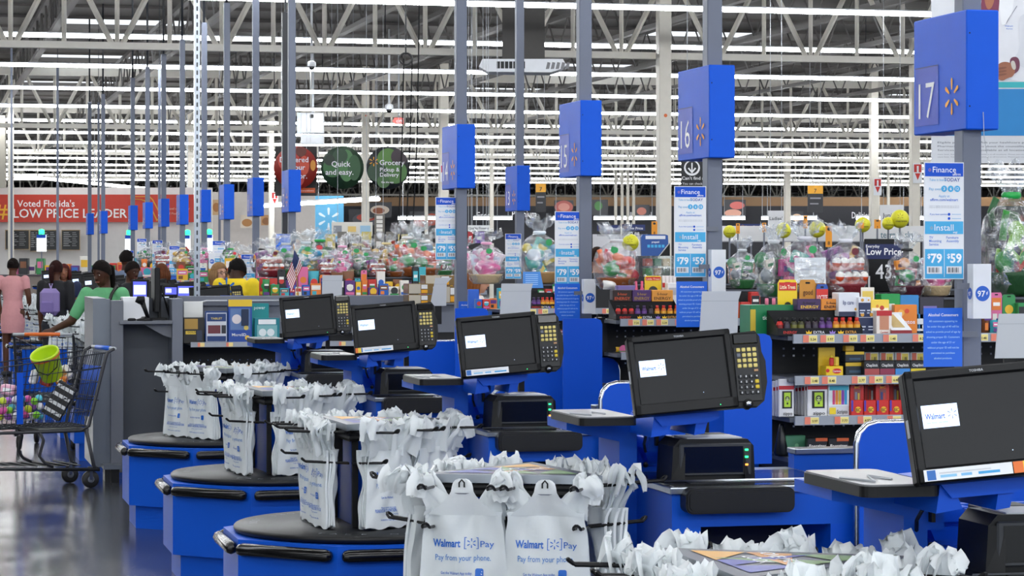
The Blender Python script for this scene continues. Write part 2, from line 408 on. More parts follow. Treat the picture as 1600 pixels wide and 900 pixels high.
def make_register():
    # origin at the centre of the screen frame's foot
    t = thing('cash_register', 'x', 'cash register', (0, 0, 0), 0, 'touchscreen cash registers')
    rot = Matrix.Rotation(R(-4.5), 4, 'Y') @ Matrix.Rotation(R(-14), 4, 'X')     # lean back and sag
    L = Matrix.Translation((2.415, -.2, 1.275)) @ Matrix.Rotation(R(-6), 4, 'Z') @ Matrix.Rotation(R(4.8), 4, 'Y').inverted() @ Matrix.Rotation(R(-13), 4, 'X')
    global REGL
    REGL = L
    m = MB(); m.m = L
    w, h = .168, .128
    m.box((-w, 0, -h), (w, .045, h), BLK, .006)
    for a, b in (((-w, -.012, h - .022), (w, 0, h)), ((-w, -.012, -h), (w, 0, -h + .036)), ((-w, -.012, -h), (-w + .022, 0, h)), ((w - .022, -.012, -h), (w, 0, h))): m.box(a, b, BLK, .004)
    m.text('TOSHIBA', -.0, h - .014, .008, LGR, -.0125); m.disc(w - .06, -h + .012, .0015, GREENLED, -.0125)
    m.box((-w - .002, .005, -.02), (-w, .02, .02), LGR)
    mo = m.build('monitor', t)
    s = MB(); s.m = L; s.plate(-w + .022, -h + .036, w - .022, h - .022, SCREEN, -.002)
    lx, lz = -.095, .022; s.plate(lx - .042, lz - .026, lx + .042, lz + .026, SCRLOGO, -.003)
    s.text('Walmart', lx - .035, lz - .006, .018, M('#1a3fae', .4, emit=.5), -.0035, -1, .02, .046); s.spark(lx + .028, lz + .003, .012, M('#7f87a0', .4, emit=.3), -.0035)
    s.text('Save money. Live better.', lx - .033, lz - .016, .006, M('#1a3fae', .4, emit=.5), -.0035, -1, 0, .05)
    s.disc(.06, -.07, .0012, SCRLOGO, -.003)
    s.build('screen', mo)
    k = MB(); k.m = L @ Matrix.Translation((w + .052, .012, -.012)) @ Matrix.Rotation(R(2), 4, 'Y')
    k.prism([(-.05, .125), (.03, .13), (.044, .11), (.046, .06), (.056, .03), (.055, -.04), (.046, -.075), (.04, -.1), (.02, -.115), (-.05, -.115)], 0, .04, BLK)
    k.box((-.045, -.006, .088), (.036, 0, .122), BLKG, .003)
    k.box((-.047, -.004, -.1), (.036, 0, .078), M('#15171b', .5), .003)
    for r_ in range(4):
        for c_ in range(4): k.box((-.038 + c_ * .0175, -.009, .062 - r_ * .0175), (-.025 + c_ * .0175, -.004, .0745 - r_ * .0175), KEYY if (r_, c_) != (1, 0) else GRYP, .002)
    for r_ in range(4):
        for c_ in range(4):
            yl = c_ == 3 and r_ in (1, 2)
            k.box((-.038 + c_ * .0175, -.009, -.025 - r_ * .0175), (-.025 + c_ * .0175, -.004, -.0125 - r_ * .0175), M('#d8bd2f', .5) if yl else M('#2b2d31', .5), .002)
            if not yl: k.text('7894561230.'[(r_ * 3 + c_) % 11], -.0315 + c_ * .0175, -.022 - r_ * .0175, .009, WINK, -.0095)
    k.box((.0145, -.009, -.004), (.0275, -.004, .003), M('#b58a62', .5))
    k.tube([(-.015, -.012, -.108), (-.015, .02, -.108)], .016, BLK, 10); k.tube([(-.015, -.015, -.108), (-.015, -.011, -.108)], .009, CHR, 10)
    k.build('keypad', t)
    a = MB()
    a.m = Matrix.Translation((2.42, .0, 0))
    a.prism([(-.09, 1.135), (.13, 1.15), (.13, 1.125), (.09, 1.11), (-.06, 1.1)], -.16, .1, BLUE)
    a.prism([(-.085, 1.13), (-.055, 1.13), (-.03, 1.075), (-.095, 1.065)], -.15, .12, BLUE); a.prism([(.06, 1.13), (.1, 1.13), (.085, 1.075), (.05, 1.07)], -.15, .12, BLUE)
    a.box((-.03, .1, 1.0), (.03, .16, 1.14), BLUE); a.box((-.01, .08, 1.02), (.0, .1, 1.12), BLK)
    a.tube([(-.06, 0, 1.12), (-.075, -.02, 1.06), (-.06, .05, 1.03), (-.04, .1, 1.0)], .005, BLK, 5)
    a.build('mount_arm', t)
    p = MB(); p.box((2.575, .1, 1.06), (2.6, .125, 1.2), BLK); p.box((2.535, .07, 1.042), (2.66, .16, 1.056), BLK, .004); p.box((2.53, .06, .92), (2.665, .17, 1.042), BLUE)
    p.build('display_post', t)
    return t
def make_scanner():
    t = thing('barcode_scanner', 'x', 'barcode scanner', (0, 0, 0), 0, 'upright counter scanners')
    b = MB(); b.prism([(2.405, .919), (2.69, .919), (2.685, 1.03), (2.665, 1.052), (2.435, 1.055), (2.412, 1.03)], -.11, .06, BLK)
    b.box((2.46, -.1, 1.052), (2.65, .04, 1.058), LGR, .002)
    for x, q in ((2.405, 1), (2.69, -1)): b.add([(x, -.11, .919), (x + q * .04, -.13, .919), (x + q * .045, -.12, 1.03), (x + q * .007, -.11, 1.03)], [(0, 1, 2, 3)], BLK)
    b.box((2.43, -.12, .935), (2.675, -.11, 1.04), DGR, .004)
    hs_ = b.build('housing', t)
    g = MB(); g.plate(2.445, .945, 2.645, 1.03, BLKG, -.1215); g.build('glass', hs_)
    l = MB(); 
    for z, m in ((1.018, GREENLED), (.995, GREENLED), (.97, M('#e08030', .4, emit=2))): l.box((2.652, -.124, z - .003), (2.662, -.12, z + .003), m)
    l.build('indicator_lights', hs_)
    return t
def make_carousel():
    t = thing('bagging_carousel', 'x', 'bagging carousel', (0, 0, 0), 0, 'blue bagging carousels')
    def oct_(r, o=22.5): return [(r * math.cos(R(o + 45 * k)), r * math.sin(R(o + 45 * k))) for k in range(8)]
    MB().slab(oct_(.60), 0, .14, BLUE2).build('kick_base', t)
    MB().slab(oct_(.645), .14, .50, BLUE2).build('body', t)
    o = oct_(.67)
    for k in range(8):
        a = Vector((*o[k], .462)); b = Vector((*o[(k + 1) % 8], .462)); d = (b - a).normalized()
        if k in (7,): continue
        MB().tube([a + d * .025, a + d * .032, a + d * .05, b - d * .05, b - d * .032, b - d * .025], [.012, .022, .027, .027, .022, .012], M('#0a0a0c', .18), 8).build('bumper', t)
    dsk = MB().lathe([(.56, .5), (.575, .505), (.58, .515), (.58, .525), (.572, .532)], M('#0f1012', .4, var=.2, scale=4, spec=.35), 48)
    s = 'TAKE ONE MORE LOOK'
    for rep in range(2):
        for i, chh in enumerate(s):
            if chh == ' ': continue
            a = R(-125 + 180 * rep + i * 7.0); dsk.m = Matrix.Translation((.515 * math.cos(a), .515 * math.sin(a), .5335)) @ Matrix.Rotation(a + R(90), 4, 'Z') @ Matrix.Rotation(R(-90), 4, 'X')
            dsk.text(chh, 0, 0, .05, M('#8d9198', .5), 0, 0, -.005)
    dsk.m = Matrix(); dsk.build('turntable', t)
    return t
def tri(r, o=90): return [(r * math.cos(R(o + 120 * k)), r * math.sin(R(o + 120 * k))) for k in range(3)]
HOOK = []     # (mid of side, outward normal, along) in rack space
def make_rack(angle):
    t = thing('bag_rack', 'x', 'bag rack', (0, 0, 0), 0, 'three-sided bag racks')
    body = MB(); body.slab(tri(.22, angle), .534, .9, BLUE)
    for x, y in tri(.235, angle): body.box((x - .012, y - .012, .534), (x + .012, y + .012, .93), BLK)
    body.build('column', t)
    tp = MB(); tp.slab(tri(.34, angle), .935, .962, STEEL, M('#4a4d58', .35, var=.2))
    q = tri(.25, angle)
    def mix(a, b, k): return (a[0] + (b[0] - a[0]) * k, a[1] + (b[1] - a[1]) * k)
    cols = [M('#e0a94a', .4), M('#4c4fa0', .4), M('#7c9a68', .4), M('#c98a3c', .4)]
    for k in range(3):
        a, b, c_ = q[k], q[(k + 1) % 3], q[(k + 2) % 3]; tp.add([(*a, .9635), (*mix(a, b, .45), .9635), (*mix(a, c_, .3), .9635)], [(0, 1, 2)], cols[k % 4])
        tp.add([(*mix(a, b, .45), .9635), (*mix(b, a, .3), .9635), (*mix(c_, a, .33), .9637)], [(0, 1, 2)], cols[(k + 1) % 4])
    ce = (sum(p[0] for p in q) / 3, sum(p[1] for p in q) / 3)
    tp.m = Matrix.Translation((ce[0], ce[1], .9645)) @ Matrix.Rotation(R(angle + 150), 4, 'Z') @ Matrix.Rotation(R(-90), 4, 'X')
    tp.text('ONE MORE', 0, .01, .05, WINK, 0); tp.text('LOOK', 0, -.05, .05, WINK, 0); tp.m = Matrix()
    tp.build('top_sign', t)
    w = MB(); p = tri(.3, angle)
    for z in (.92, .9): w.tube([(x, y, z) for x, y in p], .011, BLK, 5, True)
    for k in range(3):
        a = Vector((*p[k], 0)); b = Vector((*p[(k + 1) % 3], 0)); d = (b - a).normalized(); nrm = Vector((d.y, -d.x, 0)); mid = (a + b) / 2
        if k == 0: pass
        for u in (-.235, -.02, .02, .235):
            for z, ln in ((.925, .27), (.80, .2)):
                if z < .85 and abs(u) < .1: continue
                s_ = mid + d * u + Vector((0, 0, z)); w.tube(spoon(s_, s_ + nrm * ln + Vector((0, 0, .012)), 0, .011, 0, .012), .005, BLK, 5)
        w.box((mid.x - .02, mid.y - .02, .78), (mid.x + .02, mid.y + .02, .93), BLK)
    w.build('wire_hooks', t)
    return t
# ------------------------------------------------------------------ packs of thin carrier bags on the hooks
def bag_grid(rng, y0, bulge, amp, folds, wid=.27, hgt=.315, flip=1, seed=0, flare=.16):
    """one bag sheet: (u,v)->point; body hanging from z=0 (neck) to -hgt"""
    nx, nz = 22, 24; vs = []
    for j in range(nz + 1):
        v = j / nz; z = -hgt * (1 - v)
        for i in range(nx + 1):
            u = i / nx * 2 - 1; ww = wid / 2 * (1 + flare * (1 - v) ** 1.5 - .06 * math.exp(-((v - .93) / .1) ** 2))
            x = u * ww
            y = y0 - bulge * (1 - u * u) * (.35 + .65 * (1 - v))
            for fx, fz, a, ph in folds: y -= a * math.sin(fx * u + fz * v + ph) * (.3 + .7 * v)
            y += amp * (rng.random() - .5)
            vs.append((x, y, z + (0 if j else .006 * math.sin(9 * u + seed))))
    fs = [(j * (nx + 1) + i, j * (nx + 1) + i + 1, (j + 1) * (nx + 1) + i + 1, (j + 1) * (nx + 1) + i) for j in range(nz) for i in range(nx)]
    return vs, fs
def ribbon(mb, path, w0, w1, mat, th=.004, ax=(1, 0, 0), crease=.3):
    """a folded strip of film along a path, a shallow V across"""
    path = [Vector(p) for p in path]; ax = Vector(ax); vs = []; n = len(path)
    for i, p in enumerate(path):
        t = (path[min(i + 1, n - 1)] - path[max(i - 1, 0)]).normalized(); side = ax - t * ax.dot(t)
        if side.length < .05: side = t.orthogonal()
        side.normalize(); nr = side.cross(t); w = (w0 + (w1 - w0) * i / (n - 1)) / 2
        for k, q in ((-1, 0), (-.4, crease), (.15, -.2 * crease), (.55, crease * .8), (1, 0)): vs.append(p + side * w * k + nr * w * q)
        for k, q in ((1, 0), (.55, crease * .8), (.15, -.2 * crease), (-.4, crease), (-1, 0)): vs.append(p + side * w * k + nr * (w * q - th))
    fs = [(i * 10 + k, i * 10 + (k + 1) % 10, (i + 1) * 10 + (k + 1) % 10, (i + 1) * 10 + k) for i in range(n - 1) for k in range(10)]
    fs += [tuple(range(10))[::-1], tuple(range((n - 1) * 10, n * 10))]
    mb.add(vs, fs, mat, True)
def bag_print(mb, surf, full=True):
    """blue lettering laid on the front sheet"""
    def put(fn):
        t = MB(); fn(t)
        o = len(mb.v); vs = []
        for v in t.v: vs.append((v.x, surf(v.x, v.z) - .0035, v.z))
        for mi_, mt in enumerate(t.mats):
            fs = [f for f, q in zip(t.f, t.mi) if q == mi_]; mb.add(vs, fs, mt)
    def pr(t):
        z = -.185
        t.text('Walmart', -.095, z, .034, INK, 0, -1, .022, .088)
        for q in (-1, 1): t.plate(.027 + q * .021 - .0012, z - .006, .027 + q * .021 + .0012, z + .03, INK); t.plate(.027 + q * .021 - (.006 if q > 0 else 0), z + .028, .027 + q * .021 + (0 if q > 0 else .006), z + .03, INK); t.plate(.027 + q * .021 - (.006 if q > 0 else 0), z - .006, .027 + q * .021 + (0 if q > 0 else .006), z - .004, INK)
        t.spark(.027, z + .012, .015, INK, 0); t.text('Pay', .055, z, .028, INK, 0, -1, .0, .042)
        t.text('Pay from your phone.', .0, z - .042, .026, M('#3d83cf', .5), 0, 0, 0, .175)
        t.text('Get the Walmart App today.', -.07, z - .085, .012, INK, 0, -1, .01, .1)
        t.poly(rrect(.026, .028, .006, 3, .052, z - .08), INK); t.spark(.052, z - .08, .01, WINK, -.0006)
        t.text('Please return to a participating store for', 0, z - .125, .01, INK, 0, 0, .01, .15)
        t.text('PLEASE RETURN TO A PARTICIPATING STORE FOR RECYCLING', 0, z - .14, .018, INK, 0, 0, .02, .2); t.text('made with recycled material', 0, z - .152, .008, INK, 0, 0, .0, .1)
        t.text('WARNING: keep bags away from small children', 0, z - .175, .009, INK, 0, 0, .01, .15)
    put(pr)
def make_bag_pack(style, seed):
    """origin at the middle of the hook line; front faces -y; hooks at x=-.11 and .11, tab at 0"""
    rng = random.Random(seed)
    t = thing('carrier_bag_pack', 'x', 'carrier bags', (0, 0, 0), 0, 'packs of white carrier bags on the racks')
    folds = [(rng.uniform(2, 5), rng.uniform(-4, 4), rng.uniform(.003, .009), rng.uniform(0, 6)) for _ in range(4)] + [(rng.uniform(7, 12), rng.uniform(-12, 12), rng.uniform(.0015, .0038), rng.uniform(0, 6)) for _ in range(4)]
    top = -.075
    m = MB()
    thick = .055 if style != 'crumple' else .075
    layers = 4
    for L in range(layers):
        y0 = -thick * (layers - L) / layers; st = random.Random(seed * 10 + L)
        fl = [(a, b, c_ * (1 + .3 * L), d + .5 * L) for a, b, c_, d in folds]
        vs, fs = bag_grid(st, y0, .02 - .004 * L, .0006, fl, .25 + .008 * st.uniform(-1, 1), .315 + .004 * L * st.uniform(-.6, .3), seed=seed + L)
        nx = 23
        m.add([(x, y, z + top) for x, y, z in vs], fs, PLAS, True)
        # back of the layer (closes it) 6 mm behind
        m.add([(x * .985, y + .008, z + top) for x, y, z in vs], [f[::-1] for f in fs], PLAS, True)
        edge = list(range(0, 23)) + [22 + 23 * j for j in range(1, 25)] + [24 * 23 + 22 - i for i in range(1, 23)] + [(24 - j) * 23 for j in range(1, 24)]
        ring = [vs[k] for k in edge]; n = len(ring)
        m.add([(x, y, z + top) for x, y, z in ring] + [(x * .985, y + .008, z + top) for x, y, z in ring], [(i, (i + 1) % n, n + (i + 1) % n, n + i) for i in range(n)], PLAS, True)
        if L == 0: front = vs
    def surf(x, z):
        v = (z - top + .315) / .315; v = min(1, max(0, v)); ww = .125 * 1.02 * (1 + .16 * (1 - v) ** 1.5); u = max(-1, min(1, x / ww))
        i = min(21, int((u + 1) / 2 * 22)); j = min(23, int(v * 24)); a = (u + 1) / 2 * 22 - i; b = v * 24 - j
        g = lambda ii, jj: front[jj * 23 + ii][1]
        return (g(i, j) * (1 - a) + g(i + 1, j) * a) * (1 - b) + (g(i, j + 1) * (1 - a) + g(i + 1, j + 1) * a) * b
    bb = m.build('bag_body', t)
    pm = MB(); bag_print(pm, surf); pm.build('print', bb)
    h = MB()
    yb = -thick
    def strap(sg, y, spread, lift, tip, w=.085):
        j = lambda a: rng.uniform(-a, a)
        P = [(sg * .08, y * .7, top - .012), (sg * (.086 + j(.008)), y * .8 - .004, top + .02), (sg * (.104 + j(.01)), y, -.015 + j(.008)), (sg * (.112 + j(.01)), y - .004, .014 + lift), (sg * (.126 + spread), y - .012 + j(.01), .02 + lift * 1.3), (sg * (.142 + spread * 1.3), y - .02 + j(.014), -.004 + lift), (sg * (.15 + spread * 1.5) + j(.012), y - .022 + j(.02), -.03 + tip)]
        pts = []
        for i in range(len(P) - 1):
            p0, p1, p2, p3 = [Vector(P[max(0, min(len(P) - 1, i + q))]) for q in (-1, 0, 1, 2)]
            for q in range(3):
                u = q / 3; pts.append(.5 * ((2 * p1) + (p2 - p0) * u + (2 * p0 - 5 * p1 + 4 * p2 - p3) * u * u + (3 * p1 - p0 - 3 * p2 + p3) * u ** 3))
        pts.append(Vector(P[-1])); return pts
    def sheet_strip(pts, ws, ax, crease):
        vs = []; n = len(pts); ax = Vector(ax); ph = rng.uniform(0, 6); m_ = 7
        for i, p in enumerate(pts):
            t_ = (pts[min(i + 1, n - 1)] - pts[max(i - 1, 0)]).normalized(); sd = ax - t_ * ax.dot(t_)
            if sd.length < .05: sd = t_.orthogonal()
            sd.normalize(); nr = sd.cross(t_); f = i / (n - 1) * (len(ws) - 1); a0 = int(min(f, len(ws) - 2)); w_ = (ws[a0] + (ws[a0 + 1] - ws[a0]) * (f - a0)) / 2
            for k in range(m_): u = k / (m_ - 1) * 2 - 1; vs.append(p + sd * w_ * u + nr * (w_ * crease * math.cos(3.6 * u + ph) + .004 * math.sin(7 * u + i * .5 + ph)))
        h.add(vs, [(i * m_ + k, i * m_ + k + 1, (i + 1) * m_ + k + 1, (i + 1) * m_ + k) for i in range(n - 1) for k in range(m_ - 1)], PLAS, True)
    nn = {'open': 4, 'bunch': 5, 'crumple': 6}[style]
    for sg in (-1, 1):
        for L in range(nn):
            y = yb * (1 - L / nn) - (.012 if L == 0 else 0) - (.022 * (1 - L / nn) if style != 'open' else 0)
            wild = {'open': .006, 'bunch': .016, 'crumple': .026}[style]
            sheet_strip(strap(sg, y, rng.uniform(-wild, wild), rng.uniform(0, wild * 1.6), rng.uniform(-.02, wild * 2)), [.1, .085, .055, .05, .062, .07, .03 + rng.uniform(0, .03)], (1, rng.uniform(-.5, .5), rng.uniform(-.3, .3)), .22)
    if style == 'open':
        prof = [(top - .012, .112), (top, .1), (top + .015, .078), (top + .032, .058), (top + .05, .043), (-.012, .036), (.004, .033), (.016, .029), (.024, .021), (.028, .012)]; vs = []
        for q, (z_, w_) in enumerate(prof):
            for e in range(9):
                x = (e / 4 - 1) * w_; f = min(1, q / 5); y_ = surf(max(-.12, min(.12, x)), top) - .003; vs.append((x, y_ * (1 - f) + (yb - .024) * f - .004 * math.sin(3 * e + q * .8) * f, z_))
        h.add(vs, [(q * 9 + e, q * 9 + e + 1, q * 9 + e + 10, q * 9 + e + 9) for q in range(len(prof) - 1) for e in range(8)], PLAS, True)
        h.prism([(-.024, -.016), (.024, -.016), (.012, -.0195), (-.012, -.0195)], yb - .032, yb - .03, GRYP)
        h.build('handles', t)
        k = MB(); k.tube([(-.008, yb - .033, .002), (-.008, yb - .033, .016), (0, yb - .033, .025), (.008, yb - .033, .016), (.008, yb - .033, .002)], .0028, BLK, 5); k.build('tab_hook', t)
    else:
        for L in range(5 if style == 'bunch' else 7):
            j = lambda a: rng.uniform(-a, a); y = yb * (1 - L / 6); x = j(.03)
            sheet_strip([Vector((x, y, top - .02)), Vector((x + j(.01), y - .01, -.02)), Vector((x + j(.02), y - .015, .015)), Vector((x + j(.02), y - .02, .032 + j(.012))), Vector((x + j(.03), y - .03, .012 + j(.02)))], [.09, .07, .06, .07, .04], (1, j(.6), j(.2)), .3)
        h.build('handles', t)
    return t
counter0 = make_counter(); panel0 = make_panel(); register0 = make_register(); scanner0 = make_scanner(); carousel0 = make_carousel()
packs = {('open', 1): make_bag_pack('open', 1), ('open', 2): make_bag_pack('open', 2), ('bunch', 3): make_bag_pack('bunch', 3), ('bunch', 4): make_bag_pack('bunch', 4), ('crumple', 5): make_bag_pack('crumple', 5)}
used = set()
def put(proto, key, loc, rot, label):
    if key not in used:
        used.add(key); proto.location = loc; proto.rotation_euler = (0, 0, rot); proto['label'] = label; return proto
    return dup(proto, loc, rot, label)
LANES = [(-1, 'nearest lane at bottom right'), (0, 'lane at the 17 pole'), (1, 'lane at the 16 pole'), (2, 'lane at the 15 pole'), (3, 'lane at the 14 pole')]
for i in range(5, 15): LANES.append((i, '%s lane past the grey counter' % ORD[i - 5]))
RANG = {-1: 120, 0: 68, 1: 122, 2: 124, 3: 27}
racks = {}
SIDE = ['left-facing', 'camera-facing', 'far']
REGS = {}
for i, where in LANES:
    y = LANE0 + PITCH * i + (.14 if i == -1 else 0); far = i > 3
    put(counter0, 'counter', (0, y, 0), 0, 'blue checkout counter with black bumper pad, ' + where)
    put(panel0, 'panel', ({0: 0, 1: -.13, 2: .08}.get(i, 0), y, 0), 0, 'blue chrome-edged divider panel, ' + where)
    reg_ = put(register0, 'register', (-.058 if i == -1 else 0, y, 0), 0, 'black touchscreen cash register with yellow-keyed keypad, ' + where)
    REGS[i] = reg_
    put(scanner0, 'scanner', (0, y, 0), 0, 'black upright barcode scanner on the counter, ' + where)
    cx, cy = 1.9, y - .08
    put(carousel0, 'carousel', (cx, cy, 0), 0, 'round black bagging turntable on blue base, ' + where)
    ang = RANG.get(i, (37 * i) % 120)
    if ang not in racks: racks[ang] = make_rack(ang)
    put(racks[ang], ('rack', ang), (cx, cy, 0), 0, 'three-sided bag rack with printed top, ' + where)
    p = tri(.3, ang); sides = []
    for k in range(3):
        a = Vector((*p[k], 0)); b = Vector((*p[(k + 1) % 3], 0)); dd = (b - a).normalized(); nrm = Vector((dd.y, -dd.x, 0)); mid = (a + b) / 2
        sides.append((mid, dd, nrm))
    for k, (mid, dd, nrm) in enumerate(sides):
        # how much this side turns to the camera
        view = Vector((cx, cy, 0)).normalized(); facing = -nrm.dot(view)
        if far and facing < -.3: continue
        for q, u in enumerate((-.13, .13)):
            if i == -1: key = ('crumple', 5)
            elif i == 0 and facing > .8: key = ('open', 1 + q)
            elif i == 3 and nrm.x < 0 and facing > .3: key = ('open', 1 + q)
            elif far: key = ('crumple', 5)
            else: key = ('bunch', 3 + (q + k) % 2)
            pos = Vector((cx, cy, 0)) + mid + dd * -u + nrm * .052 + Vector((0, 0, .93))
            if pos.x > 2.19 or (pos.x > 2.1 and far): continue
            face = 'side facing camera' if facing > .8 else (('far left side' if nrm.x < 0 else 'far right side') if facing < -.3 else ('left side' if nrm.x < 0 else 'right side'))
            put(packs[key], key, pos, math.atan2(nrm.y, nrm.x) + R(90), 'white carrier bags, %s slot, %s, %s' % (('left', 'right')[q], face, where))
for i in (-1, 1, 2):
    st = MB(); st.m = REGL
    st.plate(-.15 if i > 0 else -.155, -.124, .03 if i > 0 else .05, -.098, WHT, -.0135)
    for a_, b_, c_ in ((-.148, -.128, '#2a6ab8'), (-.118, -.08, '#8ac4e8'), (-.07, -.045, '#7ab8e4'), (-.03, .02, '#3aa0dc')): st.plate(a_, -.118 if c_ != '#2a6ab8' else -.122, b_, -.112 if c_ != '#2a6ab8' else -.1, M(c_, .5), -.014)
    for q in range(3): st.plate(-.12, -.107 - q * .001, -.0, -.1065 - q * .001, LGR, -.0145)
    if i != 1: st.plate(.052 if i < 0 else -.165, -.124, .075 if i < 0 else -.152, -.098, M('#e0702a', .5), -.0142); st.plate(.075 if i < 0 else -.152, -.124, .13 if i < 0 else -.135, -.098, M('#e8c83a', .5), -.0143)
    st.build('shelf_sticker', REGS[i])
# ------------------------------------------------------------------ lane poles with number boxes, boards and cards
def make_finance():
    m = MB(); w, h = .07, .395
    m.box((-w - .003, 0, -.003), (w + .003, .006, h + .003), WHT)
    m.plate(-w, h * .885, w, h, BLUE, -.001); m.plate(-w, h * .385, w, h * .495, LTB, -.001); m.plate(-w, 0, w, h * .255, LTB, -.001)
    m.text('Finance', -.042, h * .92, .028, WINK, -.002, -1, 0, .085); m.spark(-.053, h * .94, .006, YEL, -.002); m.text('affirm', .06, h * .893, .013, WINK, -.002, 1, .01)
    m.text('Take it home', -.055, h * .845, .012, M('#7db4dd', .5), -.001, -1); m.text('TODAY', .058, h * .842, .017, M('#1d3f9c', .5), -.001, 1)
    m.text('Pay over', -.055, h * .765, .013, M('#7db4dd', .5), -.001, -1)
    for x, n in ((.0, '3'), (.024, '6'), (.048, '12')): m.disc(x, h * .778, .011, LTB, -.001); m.text(n, x, h * .766, .014, WINK, -.002)
    m.text('Apply at', 0, h * .705, .012, M('#8fb9e2', .5), -.001); m.text('affirm.com/walmart', 0, h * .672, .013, M('#3a6fd0', .5), -.001, 0, .01)
    for q in (.625, .612): m.text('subject to eligibility, see terms and rates on the site', 0, h * q, .006, LGR, -.001, 0, 0, .11)
    m.text('If you have questions', -.052, h * .55, .008, M('#5b82d0', .5), -.001, -1)
    for q in (.556, .52): m.disc(.018, h * q, .005, BLUE, -.001, n=10); m.plate(.028, h * q - .001, .062, h * q + .001, M('#8fb9e2', .5), -.001)
    m.text('Install', -.036, h * .415, .031, WINK, -.002, -1, 0, .07); m.spark(-.046, h * .437, .006, YEL, -.002); m.text('angi', .04, h * .393, .01, WINK, -.002)
    for i, l in enumerate(('TV', 'Mounting', 'Service')): m.text(l, -.055, h * (.345 - .03 * i), .012, M('#5b82d0', .5), -.001, -1)
    for i, l in enumerate(('Furniture', 'Assembly')): m.text(l, .008, h * (.345 - .03 * i), .012, M('#5b82d0', .5), -.001, -1)
    m.plate(-.0008, .004, .0008, h * .25, WINK, -.002)
    for x, pz in ((-.036, '79'), (.036, '59')):
        m.text(pz, x + .007, h * .138, .043, WINK, -.002, 0, .03); m.text('$', x - .02, h * .175, .022, WINK, -.002, 0, .02)
        m.plate(x - .028, h * .04, x + .028, h * .105, WHT, -.002)
        for k in range(9): m.plate(x - .021 + k * .0045, h * .052, x - .021 + k * .0045 + (.0012 if k % 3 else .0028), h * .095, BLK, -.003)
    o = m.build('finance_board', label='x', cat='sign', group='finance boards hanging at the lane poles')
    MB().box((.04, .006, .2), (.13, .012, .22), GRYP).build('bracket', o); return o
def make_alcohol():
    m = MB(); w, h = .07, .2; m.box((-w, 0, 0), (w, .005, h), M('#1766dc', .4))
    m.text('Alcohol Consumers', 0, h * .86, .014, WINK, -.001, 0, .015, .11)
    for i, l in enumerate(('All customers appearing to', 'be under the age of 40 will be', 'asked to provide proof of age by', 'showing proper ID. Customers', 'under the age of 21 or', 'without proper ID will not be', 'permitted to purchase', 'alcohol products.')):
        m.text(l, 0, h * (.76 - .09 * i), .0095, M('#a9d4ff', .5), -.001)
    o = m.build('alcohol_notice', label='x', cat='sign', group='blue alcohol notices at the lane poles')
    MB().box((.04, .005, .1), (.13, .011, .12), GRYP).build('bracket', o); return o
def make_card97():
    t = MB(); t.box((-.036, 0, 0), (.03, .05, .185), WHT, .001)
    t.disc(-.002, .085, .026, M('#1f5fc8', .5), -.001, n=24); t.text('97', -.007, .075, .028, WINK, -.002, 0, .02); t.text('¢', .014, .083, .016, WINK, -.002)
    t.m = Matrix.Translation((-.036, .025, 0)) @ Matrix.Rotation(R(-90), 4, 'Z'); t.disc(0, .085, .02, M('#1f5fc8', .5), -.001, n=24); t.text('97', 0, .077, .02, WINK, -.002, 0, .02)
    t.m = Matrix(); o = t.build('price_card', label='x', cat='price card', group='white 97 cent cards at the lane poles')
    MB().box((-.08, .03, .1), (-.036, .045, .12), GRYP).build('bracket', o); return o
fin0, alc0, card0 = make_finance(), make_alcohol(), make_card97()
NB = M('#0458d6', .5, spec=.25, name='number_box'); NB2 = M('#2a48c0', .45, spec=.3)
def pole(num, px, Y, H=.41, zb=2.08, wpx=None, ztop=4.6, pd=.06):
    near = aty(px, 399, Y)
    where = 'carrying the %s number box' % (num if num != '1' else 'furthest')
    t = thing('lane_pole', 'tall grey square pole %s' % where, 'lane pole', (near.x, Y, 0), 0, 'lane poles with blue number boxes')
    # box: x -.02 .. +.10, y 0 .. .47 ; origin at its near left corner
    MB().box((.008, .05, 0), (.078, .125, ztop), POST, .004).build('pole_shaft', t)
    MB().tube([(.04, .09, ztop - .05), (.04, .09, DECK + .02)], .017, DGR, 6).build('hanger_rod', t)
    b = MB(); b.box((0, 0, zb), (.12, .47, zb + H), NB, .004)
    for z in (.08, .33): b.disc(.012, zb + z, .003, BLK, -.0005, n=8)
    nb_ = b.build('number_box', t)
    f = MB(); f.m = Matrix.Translation((0, .235, zb)) @ Matrix.Rotation(R(-90), 4, 'Z')
    f.poly([(-.215, .03), (-.005, .03), (-.005, .235), (-.215, .235)], NB2, -.0015); f.plate(-.215, .235, -.005, .239, M('#12297a', .5), -.003)
    f.text(num, -.11, .055, .185, WINK, -.003, 0, -.005); f.spark(.115, .12, .065, YEL, -.003)
    f.build('number_face', nb_)
    MB().tube([(.06, -.004, zb + .06), (.062, -.006, zb - .02), (.075, .0, zb - .08)], .0014, LGR, 4).build('tie_cord', t) if num == '17' else None
    return near
def sgn(proto, key, px0, px1, pyb, Y, label, native_w):
    a = aty(px0, pyb, Y); b = aty(px1, pyb, Y)
    o = put(proto, key, ((a.x + b.x) / 2, Y, (a.z + b.z) / 2), 0, label)
    return o
ROW = 8.15
PO = [('17', 1510, 0), ('16', 1108, 1), ('15', 907, 2), ('14', 714, 3)]
for num, px, i in PO: pole(num, px, ROW + PITCH * i)
